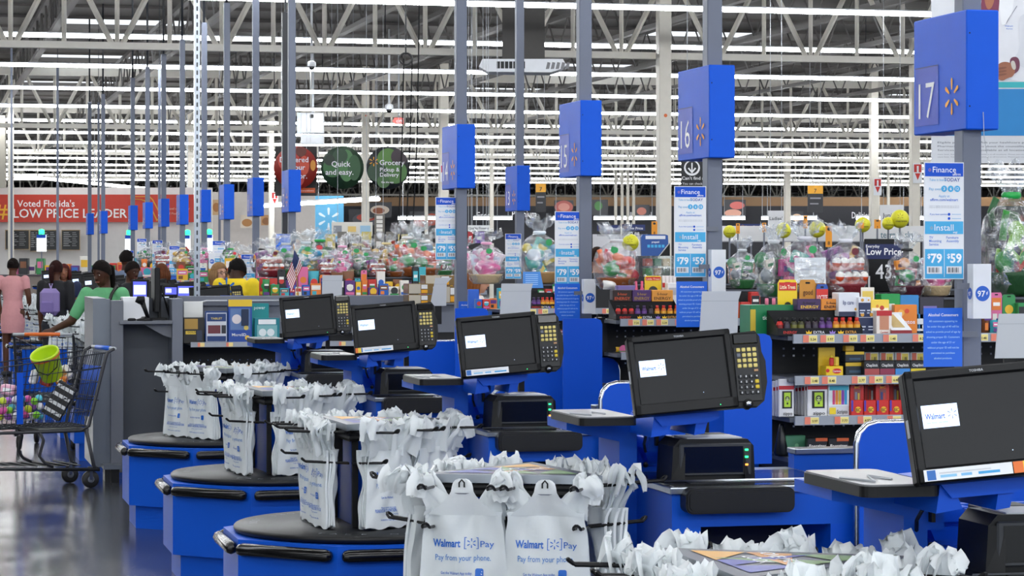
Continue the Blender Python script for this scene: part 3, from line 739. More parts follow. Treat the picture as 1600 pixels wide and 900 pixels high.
# far poles: measured depth from the box heights
FAR = [('13', 808, 22.3, .405, 2.05), ('12', 451, 24.6, .41, 2.07), ('11', 395, 27.2, .41, 2.07), ('10', 350, 29.8, .41, 2.07), ('9', 315, 32.4, .41, 2.07), ('8', 281, 35.0, .41, 2.07), ('7', 252, 37.6, .41, 2.07), ('6', 227, 40.2, .41, 2.07), ('5', 204, 42.8, .41, 2.07), ('2', 158, 47.2, .41, 2.05), ('1', 137, 49.8, .41, 2.05)]
for num, px, Y, H, zb in FAR: pole(num, px, Y, H, zb)
FB = [('17', 1443, 1507, 435, 8.2), ('16', 1053, 1104, 432, 10.8), ('15', 867, 908, 445, 13.45), ('14', 680, 716, 405, 16.1), ('13', 790, 814, 435, 22.2), ('11', 377, 398, 456, 27.1), ('10', 332, 352, 430, 29.7), ('8', 265, 281, 430, 35), ('6', 214, 229, 413, 40), ('5', 195, 208, 430, 41.5), ('7', 238, 254, 418, 37.5), ('12', 432, 453, 398, 24.5)]
for num, a, b, yb, Y in FB:
    if num == '12': sgn(alc0, 'alc', a, b, yb, Y, 'blue text notice high up on the 12 pole, by the small flag', .14); continue
    sgn(fin0, 'fin', a, b, yb, Y, 'white and blue finance price board beside the %s pole' % num, .14)
for num, a, b, yb, Y in (('17', 1442, 1505, 573, 8.15), ('16', 1057, 1105, 511, 10.75), ('15', 865, 908, 501, 13.4), ('14', 722, 745, 520, 15.9), ('10', 332, 352, 458, 29.75), ('12', 431, 454, 458, 24.5), ('7', 265, 281, 450, 35.02)):
    sgn(alc0, 'alc', a, b, yb, Y, 'blue notice with pale text hanging low beside the %s pole' % num, .14)
for num, a, b, yb, Y in (('17', 1515, 1557, 498, 8.05), ('16', 1108, 1140, 456, 10.7), ('15', 908, 937, 490, 13.3), ('12', 463, 480, 427, 24.3), ('13', 828, 842, 420, 22.1), ('10', 325, 338, 420, 29.6)):
    sgn(card0, 'card97', a, b, yb, Y, 'folded white card with a blue price circle at the %s pole' % num, .07)
# blank backs of folded card signs standing behind the registers
def back_card(px0, px1, py0, py1, Y, tiltx, where):
    a = aty(px0, py1, Y); b = aty(px1, py0, Y)
    m = MB(); w = b.x - a.x; h = b.z - a.z
    m.prism([(0, 0), (w * .97, 0), (w, h * .8), (w + tiltx, h), (tiltx, h)], 0, .004, LGR); m.plate(tiltx * .6, h * .77, w * 1.0, h * .775, GRYP, -.001)
    m.box((w * .3, .004, -.1), (w * .7, .012, h * .4), BLK)
    m.build('card_sign', loc=(a.x, Y, a.z), label='blank grey back of a folded card sign ' + where, cat='sign', group='blank card sign backs above the registers')
back_card(1093, 1154, 455, 522, 8.3, .01, 'above the register before the 16 pole'); back_card(1555, 1606, 490, 560, 5.75, .01, 'at the right edge below the 17 pole')
back_card(781, 830, 443, 496, 10.9, .008, 'above the register before the 15 pole'); back_card(503, 535, 430, 468, 19.0, .004, 'on the grey counter rail'); back_card(672, 698, 434, 478, 13.7, .03, 'leaning just left of the 14 pole')
# bare poles with no box, some thick some thin
def bare(px, pyt, D, w, label, mat=POST):
    p = atd(px, pyt, D); m = MB(); m.box((-w, -w, 0), (w, w, p.z), mat); m.tube([(0, 0, p.z - .02), (0, 0, DECK + .02)], w * .35, DGR, 5)
    m.build('bare_pole', loc=(p.x, p.y, 0), label=label, cat='pole', group='bare poles between the lanes')
bare(90, 105, 46, .022, 'bare thin grey pole crossing the red banner at its left'); bare(18, 20, 50, .02, 'bare thin grey pole at the far left of the red banner'); bare(154, 160, 48, .02, 'bare thin grey pole crossing the banner beside the letter E')
bare(249, 105, 44, .022, 'bare thin grey pole near the outline map on the banner'); bare(343, 200, 44, .02, 'bare thin grey pole just behind the 10 number box'); bare(446, 20, 25.5, .035, 'bare grey pole close behind the 12 pole', DGR)
us = MB(); p = atd(308, 465, 19.2)
us.box((-.021, -.004, 1.3), (.021, .0, DECK + .02), STEEL); us.box((-.021, 0, 1.3), (-.017, .035, DECK + .02), STEEL); us.box((.017, 0, 1.3), (.021, .035, DECK + .02), STEEL)
z = 1.34
while z < 5.2: us.poly(rrect(.012, .035, .005, 3, 0, z), DGR, -.0045); z += .06
us.build('perforated_strut', loc=(p.x, p.y, 0), label='slotted steel strut rising from the grey service counter', cat='strut')
# ------------------------------------------------------------------ candy racks
PEG = M('#16171b', .6); RACKG = M('#4a4f5a', .5); STRIPM = M('#9aa0aa', .45)
SH = (.82, .985, 1.15, 1.32)
def make_candy_rack(L, name):
    t = thing('candy_rack', 'x', 'shelf rack', (0, 0, 0), 0, 'black shelf racks beside the lanes')
    b = MB(); b.box((0, .34, 0), (L, .37, 1.32), PEG); b.box((0, 0, 0), (.03, .37, .8), PEG); b.box((0, .06, 0), (L, .34, .12), PEG)
    for zz in (.92, 1.08, 1.22, 1.25):
        x = .1
        while x < L: b.box((x - .004, .337, zz), (x + .004, .34, zz + .008), M('#77798a', .5) if int(x * 41) % 5 else WHT); x += .045
    b.build('back_panel', t)
    for k, z in enumerate(SH):
        d0 = -.02 if k < 3 else 0
        s = MB(); s.box((0, d0, z - .02), (L, .34, z - .002), RACKG); so = s.build('shelf', t)
        st = MB(); st.box((.02, d0 - .012, z - .032), (L, d0, z + .006), STRIPM)
        x = .06; rr = random.Random(k + int(L * 10))
        while x < L - .1 and k > 0:
            w = .062; st.plate(x, z - .028, x + w, z + .002, WHT, d0 - .014); st.plate(x, z - .028, x + w * .4, z + .002, M('#e8836a', .5), d0 - .015); st.plate(x + w * .42, z - .026, x + w * .98, z + .0, M('#f2e08a', .5), d0 - .015)
            st.text('%d.%02d' % (rr.randint(1, 9), rr.choice((24, 48, 77, 97))), x + w * .7, z - .02, .014, BLK, d0 - .016)
            x += rr.choice((.075, .1, .13))
        st.build('price_strip', so)
    rs = MB(); rs.box((.22, .3, 1.32), (L, .84, 1.47), PEG); rs.box((.21, .29, 1.46), (L, .85, 1.47), RACKG); rs.build('riser', t)
    e = MB(); e.prism([(-.29, .8), (-.085, .8), (-.085, 1.24)] + [(-.115 + .03 * math.cos(R(q)), 1.30 + .03 * math.sin(R(q))) for q in (0, 45, 90)] + [(-.29, 1.33)], -.045, -.03, BLUE); e.build('end_board', t)
    return t
RY = -.70
def rack_at(i, L, label):
    t = make_candy_rack(L, label); t.location = (3.52, LANE0 + PITCH * i + RY, 0); t['label'] = label; return t
rack_at(1, 2.0, 'black shelf rack with red lighters, behind the nearest big register'); rack_at(2, 2.2, 'black shelf rack of energy shots between the 15 and 16 poles'); rack_at(3, 2.4, 'black shelf rack between the 14 and 15 poles')
# generic goods
def good(name, label, cat, group, px0, px1, pyt, Y, z, depth, col, decor=(), rough=.4, shape='box', yaw=0):
    a = aty(px0, 399, Y); b = aty(px1, 399, Y); D = Y / (CT - ST * ((px0 + px1) / 2 - 800) / F)
    w = b.x - a.x; h = max(.012, EYE - (pyt - 399) * D / F - z); cm = M(col, rough)
    m = MB()
    if shape == 'pouch':
        n = 8; vs = []
        for j in range(n + 1):
            v = j / n; t_ = depth / 2 * math.sin(math.pi * min(.97, max(.03, v))) ** .6
            for q in range(7):
                u = q / 6 * 2 - 1; vs.append((u * w / 2 * (.96 + .04 * math.cos(6.28 * v)), -t_ * (1 - u * u), v * h))
        fs = [(j * 7 + q, j * 7 + q + 1, (j + 1) * 7 + q + 1, (j + 1) * 7 + q) for j in range(n) for q in range(6)]
        m.add(vs, fs, cm, True); m.add([(x, -y, zz) for x, y, zz in vs], [f[::-1] for f in fs], cm, True)
        yo = -depth / 2 - .002
    elif shape == 'hang':
        m.prism([(-w / 2, 0), (w / 2, 0), (w / 2, h * .93), (w * .4, h), (-w * .4, h), (-w / 2, h * .93)], -.004, .002, cm); yo = -.0055
        m.poly(rrect(w * .3, h * .035, h * .015, 2, 0, h * .94), BLK, -.0045)
    else:
        m.box((-w / 2, -depth / 2, 0), (w / 2, depth / 2, h), cm, min(.0025, w * .05)); yo = -depth / 2 - .0012
    for q, e in enumerate(decor):
        yy = yo - q * .0004
        if e[0] == 'r': m.plate((e[1] - .5) * w, e[2] * h, (e[3] - .5) * w, e[4] * h, M(e[5], rough), yy)
        elif e[0] == 't': m.text(e[1], (e[2] - .5) * w, e[3] * h, e[4] * h, M(e[5], .5), yy, 0, .012, e[6] * w if len(e) > 6 else None)
        elif e[0] == 'c': m.disc((e[1] - .5) * w, e[2] * h, e[3] * w, M(e[4], rough), yy, n=18)
        elif e[0] == 'b': m.box(((e[1] - .5) * w, yo - e[6], e[2] * h), ((e[3] - .5) * w, yo, e[4] * h), M(e[5], .3), .003)
    return m.build(name, loc=((a.x + b.x) / 2, Y, z), rot=yaw, label=label, cat=cat, group=group)
def bottle(cap, body, lab):
    t = thing('energy_bottle', 'x', 'bottle')
    MB().lathe([(.010, 0), (.0135, .002), (.0145, .01), (.0145, .036), (.012, .045), (.0075, .05)], body, 12).build('flask', t)
    MB().lathe([(.0148, .009), (.0149, .01), (.0149, .034), (.0148, .035)], lab, 12).build('sleeve', t)
    MB().lathe([(.008, .05), (.0085, .051), (.0085, .062), (.007, .064)], cap, 10).build('cap', t)
    return t
bt = {'red': bottle(BLK, RED, M('#7d1512', .4)), 'dark': bottle(BLK, M('#2a1d2a', .3), M('#38303f', .4)), 'purple': bottle(M('#3b2350', .4), M('#4a2b66', .4), M('#6a3d8c', .4)), 'gold': bottle(RED, M('#c9661b', .35), M('#e2a62c', .4)), 'olive': bottle(BLK, M('#3a3a1b', .35), M('#6b6a2a', .4))}
def bottle_row(px0, px1, pyb, Y, z, cols, where, short):
    n = len(cols); a = aty(px0, 399, Y).x; b = aty(px1, 399, Y).x; w = b - a
    tr = thing('bottle_tray', 'black tray of energy shots, ' + where, 'display tray', ((a + b) / 2, Y, z), 0, 'black energy shot trays')
    m = MB(); m.box((-w / 2, -.07, 0), (w / 2, .07, .008), BLK); m.box((-w / 2, -.072, 0), (w / 2, -.068, .03), BLK); m.box((-w / 2, .066, 0), (w / 2, .07, .1), BLK)
    for sx in (-w / 2, w / 2): m.add([(sx, -.07, 0), (sx, .07, 0), (sx, .07, .1), (sx, -.07, .03)], [(0, 1, 2, 3)], BLK); m.add([(sx * 1.005, -.07, 0), (sx * 1.005, .07, 0), (sx * 1.005, .07, .1), (sx * 1.005, -.07, .03)], [(0, 1, 2, 3)], BLK)
    for u, t_, c_ in ((-.36, 'ENERGY', '#c8362a'), (-.14, 'x', '#f0c020'), (-.02, 'EXTRA', '#d8d8dc'), (.14, 'x', '#9a7bd0'), (.24, 'x', '#f0c020'), (.36, 'EXTRA', '#e0a040')):
        if t_ == 'x': m.poly([((u - .03) * w, .006), ((u + .03) * w, .006), ((u + .035) * w, .018), ((u + .012) * w, .012), (u * w, .022), ((u - .012) * w, .012), ((u - .035) * w, .018)], M(c_, .5), -.0735)
        else: m.text(t_, u * w, .007, .016, M(c_, .5), -.0735, 0, .015)
    m.build('tray', tr)
    for rr in range(1):
        for k, c_ in enumerate(cols):
            x = a + (k + .5) / n * w
            put(bt[c_], ('bottle', c_), (x, Y - .045, z + .0085), 0, '%s energy shot, %s from left, %s' % (c_, ORD[k], short))['group'] = 'energy shot bottles'
# ------------------------------------------------------------------ goods on the rack behind the nearest big register
Y1 = LANE0 + PITCH * 1 + RY
T, S2, S3, S4 = 1.321, 1.151, .986, .821
RK = 'on the red lighter rack'
bottle_row(1207, 1338, 515, Y1 + .07, T, ['red', 'dark', 'olive', 'olive', 'dark', 'dark', 'purple', 'purple', 'gold', 'gold', 'gold', 'gold'], 'before the mint box ' + RK, 'tray by the mint box')
G1 = 'goods on the top shelf ' + RK
def g1(name, label, px0, px1, pyt, dy=.07, z=T, depth=.05, col='#ffffff', decor=(), cat='box', **k): return good(name, label + ' ' + RK, cat, 'goods ' + RK, px0, px1, pyt, Y1 + dy, z, depth, col, decor, **k)
g1('mint_box', 'green mint display box with a yellow left end', 1164, 1245, 476, .24, depth=.14, col='#137a48', decor=(('r', 0, 0, .1, .85, '#c9b02a'), ('t', 'mints', .62, .62, .25, '#e8f0e8', .26), ('t', 'tic tac', .35, .5, .2, '#e8f0e8', .24), ('r', .62, .1, .8, .5, '#d5dbd6')))
for n, (a, b, c_, l) in enumerate(((1242, 1279, '#3e2453', 'purple'), (1279, 1314, '#e08a2a', 'orange'))):
    o = g1('energy_shot_carton', l + ' energy shot carton', a, b, 467, .15, z=T + .1, depth=.06, col=c_, decor=(('t', '5-hour', .5, .55, .3, '#1d1208', .55), ('t', 'ENERGY', .52, .18, .36, '#f2c33c' if l == 'purple' else '#1d1208', .75)))
for n, (a, b, yt, z) in enumerate(((1337, 1351, 486, T), (1351, 1365, 486, T), (1338, 1350, 464, T + .072), (1350, 1357, 464, T + .072))):
    g1('balm_box', 'white and navy balm box, %s of four,' % ('lower left', 'lower right', 'upper left', 'upper right')[n], a, b, yt, .09, z=z, col='#e6e8ee', decor=(('r', 0, 0, 1, .72, '#1b2a52'), ('c', .5, .85, .2, '#d9a03a'), ('r', .15, .3, .85, .36, '#cfd5e6'), ('r', .15, .18, .7, .23, '#cfd5e6')))
g1('balm_carton', 'long white balm carton lying above the orange carton', 1305, 1338, 457, .13, z=T + .075, depth=.08, col='#e3e6ec', decor=(('r', 0, 0, 1, .2, '#232b4a'), ('c', .8, .3, .06, '#d9a03a'), ('t', 'lip care', .45, .5, .25, '#55618a', .5)))
g1('toothpick_pack', 'red and white toothpick pack', 1366, 1390, 485, .05, col='#f0e6dc', decor=(('r', 0, .78, 1, 1, '#c0222a'), ('r', .2, .2, .8, .78, '#c98a6a'), ('t', 'Carmex', .5, .06, .12, '#b02020', .5)))
g1('yellow_seed_pack', 'yellow and cream snack pack', 1357, 1386, 468, .11, z=T + .075, col='#f0cf4a', decor=(('r', .05, .1, .95, .5, '#f1e7cf'), ('c', .6, .5, .12, '#b5382a'), ('c', .35, .6, .08, '#d8862e')))
g1('recipe_card', 'pale card with a flame picture behind the toothpicks', 1345, 1366, 449, .2, z=T, depth=.004, col='#e9e4da', decor=(('r', .1, .65, .9, .92, '#e0c45a'), ('c', .5, .4, .18, '#d2774c')))
tp = thing('toothpick_tray', 'open white tray of wooden sticks with a red base ' + RK, 'tray', (aty(1402, 399, Y1 + .06).x, Y1 + .06, T)); tm = MB(); tm.box((-.045, -.05, 0), (.045, .05, .018), M('#8f1d26', .4)); tm.add([(-.045, -.052, .018), (.045, -.052, .018), (.03, .06, .085), (-.05, .06, .085)], [(0, 1, 2, 3)], WHT); tm.box((-.05, .06, 0), (.045, .064, .09), WHT); tm.build('tray', tp)
sm = MB()
for k in range(9): sm.tube([(-.03 + k * .006, -.035, .03), (-.033 + k * .004, .045, .08)], .0024, M('#d8c08a', .6), 5)
sm.build('sticks', tp)
g1('candy_box', 'orange and red fruit candy box', 1396, 1430, 476, .16, depth=.05, col='#e8862a', decor=(('c', .3, .72, .14, '#f2b24a'), ('c', .55, .78, .1, '#d84a2a'), ('t', 'mentos', .5, .34, .2, '#f4f0fa', .8), ('r', 0, 0, .45, .28, '#7a1d3a')), yaw=R(-8))
for n, (a, b, yt, c1, c2, l) in enumerate(((1372, 1402, 459, '#1f9a4c', '#f0f4f0', 'green'), (1402, 1431, 461, '#2f86c8', '#e8a040', 'sky blue'), (1432, 1470, 464, '#2d2b3a', '#7a70b8', 'dark lilac'), (1425, 1445, 490, '#2a87cf', '#e8f0f8', 'bright blue'))):
    g1('gum_box', l + ' gum box toward the back', a, b, yt, .25, depth=.07, col=c1, decor=(('r', .15, .45, .7, .75, c2), ('r', .1, .1, .9, .22, '#f0f0f0'), ('c', .8, .55, .1, c2)))
g1('air_freshener_pack', 'yellow tree-shaped freshener pack', 1215, 1245, 437, .26, depth=.01, col='#f2cf1f', decor=(('r', .05, .8, .95, .95, '#d22a22'), ('t', 'Little Trees', .5, .83, .1, '#fff6d0', .8), ('r', .42, .08, .58, .2, '#33302a'), ('c', .5, .35, .28, '#2f3430'), ('c', .5, .52, .18, '#2f3430')), shape='hang')
g1('clip_pack', 'brown and gold hanging pack of black clips', 1249, 1274, 437, .25, depth=.01, col='#c88a2c', decor=(('r', .1, .05, .9, .62, '#d9c9a0'), ('r', .2, .1, .32, .6, '#1c1c1e'), ('r', .42, .1, .54, .6, '#1c1c1e'), ('r', .64, .1, .76, .6, '#1c1c1e'), ('t', 'good', .5, .72, .14, '#5a3510', .6)), shape='hang')
g1('glue_pack', 'red and blue glue pack', 1275, 1293, 444, .24, depth=.01, col='#1f4fa8', decor=(('r', 0, .6, 1, .9, '#d2322c'), ('t', 'LOCTITE', .5, .68, .14, '#ffffff', .9), ('r', .1, .1, .9, .5, '#b9c8e0')), shape='hang')
for n, px in enumerate((1198, 1209)): 
    p = aty(px, 399, Y1 + .22); t = thing('pink_bottle', 'small pink bottle, %s of two, ' % ('left', 'right')[n] + RK, 'bottle', (p.x, Y1 + .22, T + .1), 0, 'small pink bottles'); MB().lathe([(.012, -.1), (.0125, -.04), (.0125, 0), (.009, .02)], M('#e0557c', .3), 12).build('flask', t); MB().lathe([(.008, .02), (.008, .045), (.006, .05)], M('#f083a0', .3), 10).build('cap', t)
# second shelf
cd = thing('balm_display', 'yellow balm display carton with a raised back ' + RK, 'display carton', (aty(1298, 399, Y1 + .08).x, Y1 + .08, S2)); m = MB(); m.box((-.035, -.04, 0), (.04, .04, .04), M('#e9c21c', .4), .002); m.box((-.042, .03, 0), (.03, .04, .115), M('#e2bb18', .4)); m.disc(.012, .02, .02, RED, -.0405, rz=.011); m.text('Carmex', .012, .016, .011, WINK, -.0412); m.disc(-.028, .022, .008, RED, -.0405); m.build('carton', cd)
b = MB(); b.box((-.012, -.02, .04), (.008, -.01, .075), M('#d2321f', .3), .004); b.box((.012, -.02, .04), (.03, -.012, .078), M('#f0d040', .4), .003); b.lathe([(.01, .075), (.004, .085)], M('#f0d040', .4), 8, (-.002, -.015, 0)); b.build('balm_packs', cd)
for n, (z_, yt) in enumerate(((0, 566), (.055, 549))): g1('bait_box', 'navy and yellow square pack, %s of a stack of two,' % ('lower', 'upper')[n], 1317, 1346, yt, .1, z=S2 + z_, depth=.06, col='#1a2733', decor=(('r', 0, .72, 1, 1, '#e6bf2a'), ('r', .2, .2, .8, .4, '#34516a')))
g1('round_tin', 'small yellow capped tin topping the navy packs', 1319, 1332, 540, .1, z=S2 + .1, depth=.04, col='#e0b426')
for n in range(4):
    a = 1347 + n * 24
    g1('lip_balm_box', 'black lip balm box, %s of four in a row,' % ORD[n], a, a + 24, 563, .06, z=S2, depth=.05, col='#17181c', decor=(('r', .02, 0, .98, .45, ('#a8484a', '#8a2d4a', '#3a86d0', '#d8c22a')[n]), ('t', 'ChapStick', .5, .6, .26, '#f0f0f0', .75)))
    g1('tag_pack', 'clear price-tagged pack above the lip balms, %s of four,' % ORD[n], a, a + 23, 550, .2, z=S2 + .03, depth=.05, col='#c9ccce', decor=(('r', .1, .2, .9, .95, '#f0ead8'), ('r', .1, .2, .4, .95, '#d8694a'), ('r', .45, .25, .88, .9, '#f0d95a'), ('t', '1.88', .66, .4, .4, '#1a1a1a', .3)))
# third shelf
for n, (a, b) in enumerate(((1216, 1240), (1261, 1292))):
    g1('lighter_pack', 'white lighter pack with a green skull picture, %s' % ('left one' if n == 0 else 'right one'), a, b, 592, .02, z=S3, depth=.012, col='#e4e4e6', decor=(('r', 0, .72, 1, .82, '#c4242c'), ('r', .22, .22, .86, .68, '#16161a'), ('r', .34, .26, .76, .64, '#b5d93a'), ('c', .55, .48, .15, '#2a2a2a'), ('c', .55, .47, .11, '#c8d890'), ('c', .49, .48, .035, '#16161a'), ('c', .61, .48, .035, '#16161a'), ('r', .5, .33, .6, .38, '#16161a'), ('t', 'zippo', .56, .05, .12, '#17171a', .6)), shape='box')
    for q in range(4):
        g1('lighter_pack', 'edge-on white lighter pack, %s behind the %s skull pack' % (ORD[q], ('left', 'right')[n]), a - 4 - q * 5, a + 12 - q * 5, 594 + q, .05 + .035 * q, z=S3, depth=.014, col='#dcdcdf', decor=(('r', 0, .72, 1, .82, '#c4242c'), ('r', .2, .1, .4, .6, '#2a2a2e')))
g1('pen_pack', 'pack of rainbow coloured lighters', 1292, 1325, 598, .03, z=S3, depth=.03, col='#d9d9dc', decor=(('r', .02, .3, .98, 1.0, '#e8eef2'), ('r', .2, .35, .32, .78, '#d0447a'), ('r', .34, .35, .46, .78, '#e8862a'), ('r', .48, .35, .6, .78, '#e0b82a'), ('r', .62, .35, .74, .78, '#8a3aa8'), ('r', .76, .35, .88, .78, '#2a9ad0'), ('r', .05, .78, .95, .92, '#3ab0c8'), ('r', .05, .06, .35, .26, '#f0d22a'), ('t', 'Scripto', .65, .08, .16, '#222226', .5)))
for n in range(6):
    a = 1328 + n * 20; bk = n % 2
    g1('lighter_blister', 'red lighter blister pack, %s in the row of six,' % ORD[n], a + (2 if bk else 0), a + 21, 600 - bk * 5, .03 + .06 * bk, z=S3 + .02, depth=.02, col='#c2261f', decor=(('r', .25, .1, .75, .8, '#8a4a48'), ('r', .35, .12, .5, .7, ('#7d8894', '#c84030', '#2f3f7a')[n % 3]), ('r', .55, .12, .68, .66, ('#d0b040', '#d8d8d8', '#c84030')[n % 3]), ('t', 'BIC', .5, .84, .1, '#f0c030', .4)), shape='hang')
    g1('red_tray', 'red and violet lighter tray, %s of six,' % ORD[n], a, a + 19, 625, .012, z=S3, depth=.03, col='#d02a22', cat='tray', decor=(('r', 0, .3, .16, 1, '#4a3aa8'), ('c', .55, .4, .24, '#f0b82a'), ('t', 'BIC', .55, .28, .3, '#20201f', .4)))
# bottom shelf
for n, a in enumerate((1260, 1293)):
    g1('battery_pack', 'orange and black battery pack, %s of two,' % ('left', 'right')[n], a, a + 31, 684, .03, z=S4, depth=.03, col='#15161a', decor=(('r', 0, 0, 1, .5, '#c2571c'), ('r', .4, .82, 1, 1, '#d8602a'), ('r', .0, .3, 1, .42, '#e8a04a'), ('t', 'Energizer', .5, .5, .22, '#f6f2ea', .85)))
g1('egg_blister', 'green pack of pastel eggs', 1225, 1256, 680, .1, z=S4, depth=.04, col='#4a8a66', decor=(('c', .4, .3, .12, '#b89ad0'), ('c', .65, .25, .1, '#9ad0c0'), ('c', .55, .5, .1, '#7ab88a')))
MB().lathe([(.03, 0), (.034, .01), (.012, .12), (.008, .13)], M('#12161a', .3), 12).build('dark_bottle', loc=(aty(1221, 399, Y1 + .1).x, Y1 + .1, S4), label='dark rounded bottle by the green egg pack ' + RK, cat='bottle')
# ------------------------------------------------------------------ cellophane gift baskets
rb = random.Random(5)
def make_basket(theme, seed, big=1.0):
    r = random.Random(seed)
    t = thing('gift_basket', 'x', 'gift basket')
    pal = theme['pal']
    MB().lathe([(.055, 0), (.07, .01), (.082, .05), (.088, .06), (.08, .06), (.07, .02)], M(theme['base'], .6, bump=.4, scale=60), 16, cap=True).build('basket', t)
    k = theme['kind']
    n = 0
    if k == 'eggs':
        for row in range(2):
            tr = MB(); z = .06 + row * .062
            tr.box((-.07, -.05 + row * .03, z), (.075, -.02 + row * .03, z + .02), M('#c8401c', .4))
            for q in range(4):
                c = (-.055 + q * .037, -.055 + row * .03, z + .03); tr.ball(c, .019, M('#cf4a22', .35), 6, (1, 1, 1.1)); tr.ball((c[0], c[1] - .001, c[2] + .006), .0193, M('#f0ece6', .35), 6, (1, 1, 1.05))
            tr.build('egg_row', t)
    elif k == 'plush':
        b = MB(); b.ball((0, 0, .1), .06, M(pal[0], .9, bump=.6), 8, (1, .8, 1)); b.ball((0, -.01, .175), .04, M(pal[0], .9, bump=.6), 8)
        for s_ in (-1, 1): b.ball((s_ * .03, -.0, .21), .014, M(pal[1], .9), 5); b.ball((s_ * .05, -.04, .1), .02, M(pal[0], .9), 5); b.ball((s_ * .014, -.047, .18), .004, BLK, 4)
        b.ball((0, -.045, .168), .012, M(pal[1], .9), 5); b.build('plush_toy', t)
    elif k == 'card':
        b = MB(); b.box((-.065, -.06, .05), (.065, -.055, .17), WHT)
        for q in range(6): b.plate(-.05, .15 - q * .016, r.uniform(.0, .055), .152 - q * .016, LGR, -.061)
        b.build('paper_label', t)
    for q in range(14):
        m = MB(); c = M(pal[q % len(pal)], .45); x = r.uniform(-.062, .062); y = r.uniform(-.045, .04) if k == 'box' else r.uniform(.0, .05); z = r.uniform(.06, .19); w = r.uniform(.024, .045)
        if q % 3 == 0: m.ball((x, y, z), w * .9, c, 6)
        elif q % 3 == 1: m.m = Matrix.Translation((x, y, z)) @ Matrix.Rotation(r.uniform(-.6, .6), 4, 'Y') @ Matrix.Rotation(r.uniform(-.6, .6), 4, 'Z'); m.box((-w, -.012, -w * .7), (w, .012, w * 1.1), c, .003); m.plate(-w * .7, -w * .2, w * .7, w * .4, M(pal[(q + 1) % len(pal)], .45), -.0125)
        else: m.tube([(x, y, z), (x + r.uniform(-.02, .02), y, z + w), (x + r.uniform(-.03, .03), y - .01, z + w * 2)], w * .3, c, 6)
        m.build(('toy_ball', 'candy_pack', 'candy_stick')[q % 3], t)
    prof = [(.07, .0), (.088, .03), (.1, .09), (.1, .15), (.088, .195), (.06, .225), (.03, .245), (.022, .255), (.035, .275), (.055, .305), (.07, .33)]
    n = 26; vs = []
    for j, (rr, z) in enumerate(prof):
        for q in range(n):
            a = 6.28318 * q / n; amp = .06 if j < 6 else (.25 if j < 8 else .45)
            rad = rr * (1 + amp * (r.random() - .5) * 2 * (1 if q % 2 else .4)); vs.append((rad * math.cos(a), rad * math.sin(a) * .8, z + (r.uniform(-.03, .03) if j > 8 else 0)))
    fs = [(j * n + q, j * n + (q + 1) % n, (j + 1) * n + (q + 1) % n, (j + 1) * n + q) for j in range(len(prof) - 1) for q in range(n)]
    MB().add(vs, fs, FILM, False).build('cellophane', t)
    MB().lathe([(.024, .245), (.03, .25), (.03, .258), (.024, .262)], M(theme['rib'], .4), 12, cap=False).build('ribbon', t)
    MB().disc(.0, .205, .017, M(theme.get('tag', '#2fa05a'), .5), -.085, n=14).build('round_tag', t)
    return t
THEMES = {'purple toys': dict(pal=['#b0357a', '#5a2d82', '#e06a9a', '#3a9a8a'], base='#8a5a2a', kind='card', rib='#d8d8e0'), 'orange-white chocolate eggs': dict(pal=['#8a3a8a', '#c83a3a', '#d8a83a', '#5a2d6a'], base='#7a1f2a', kind='eggs', rib='#e0e0e8', tag='#6a1a2a'),
          'dark red treats': dict(pal=['#9a1d3a', '#3a2030', '#d8862a', '#5a1a2a', '#2a8a4a'], base='#4a1a2a', kind='box', rib='#1a1a1e'), 'silver wrapped treats': dict(pal=['#8a9096', '#3a3d42', '#c8c2b2', '#2f7a4a'], base='#2f6a3a', kind='box', rib='#d0d4d8'),
          'green toys': dict(pal=['#2a8a2f', '#1a5a2a', '#7ab82a', '#1d2a1f', '#c8402a'], base='#1d4a26', kind='box', rib='#1fa84a', tag='#d83a44'), 'red sweets': dict(pal=['#d83a2a', '#e8703a', '#2f9a4a', '#c82a3a'], base='#8a4a1f', kind='box', rib='#e0e0e0'),
          'pink and white sweets': dict(pal=['#e05a9a', '#e8e0e6', '#c8d8e8', '#d8a8c8'], base='#c8b08a', kind='plush', rib='#f0b0d0'), 'blue and teal toys': dict(pal=['#2a8ab8', '#3ab0a0', '#e0c84a', '#d0d8e0'], base='#b08a5a', kind='box', rib='#e0e8f0'), 'yellow and brown treats': dict(pal=['#d8a82a', '#7a4a1f', '#e0d0a0', '#a83a2a'], base='#7a5a2a', kind='plush', rib='#e8d8a0')}
bk = {k: make_basket(v, 11 + n * 7) for n, (k, v) in enumerate(THEMES.items())}
def basket(theme, px, pyt, pyb, Y, where, sx=1):
    a = aty(px, pyb, Y); a.z = 1.471; b = aty(px, pyt, Y); o = put(bk[theme], ('basket', theme), a, rb.uniform(-.4, .4), 'basket of %s, %s' % (theme, where))
    h = (b.z - a.z) / .335; o.scale = (h * sx * 1.5, h * sx * 1.3, h); o['group'] = 'cellophane gift baskets'; return o
Yb = Y1 + .45
basket('purple toys', 1257, 343, 447, Yb, 'above the yellow freshener pack', .75); basket('orange-white chocolate eggs', 1321, 348, 458, Yb, 'left of the black low price sign', .75)
basket('dark red treats', 1417, 367, 466, Yb, 'beside the 17 finance board', .78); basket('silver wrapped treats', 1209, 350, 448, Yb + .1, 'left of the one with the paper label', .66)
basket('pink and white sweets', 1462, 372, 460, Yb + .1, 'half behind the 17 finance board', .75)
for d_ in (0,): basket('green toys', 1580, 255, 470, Yb + .05, 'largest of all, at the right edge of the picture', .6)
Yc = Y1 + PITCH
basket('red sweets', 963, 352, 445, Yc + .45, 'just right of the 15 pole', .8); 
Yd = Yc + PITCH
basket('pink and white sweets', 760, 360, 450, Yd + .45, 'between the 14 pole and the 13 board', .8); basket('blue and teal toys', 843, 338, 430, Yd + .45, 'right of the 13 pole', .75)
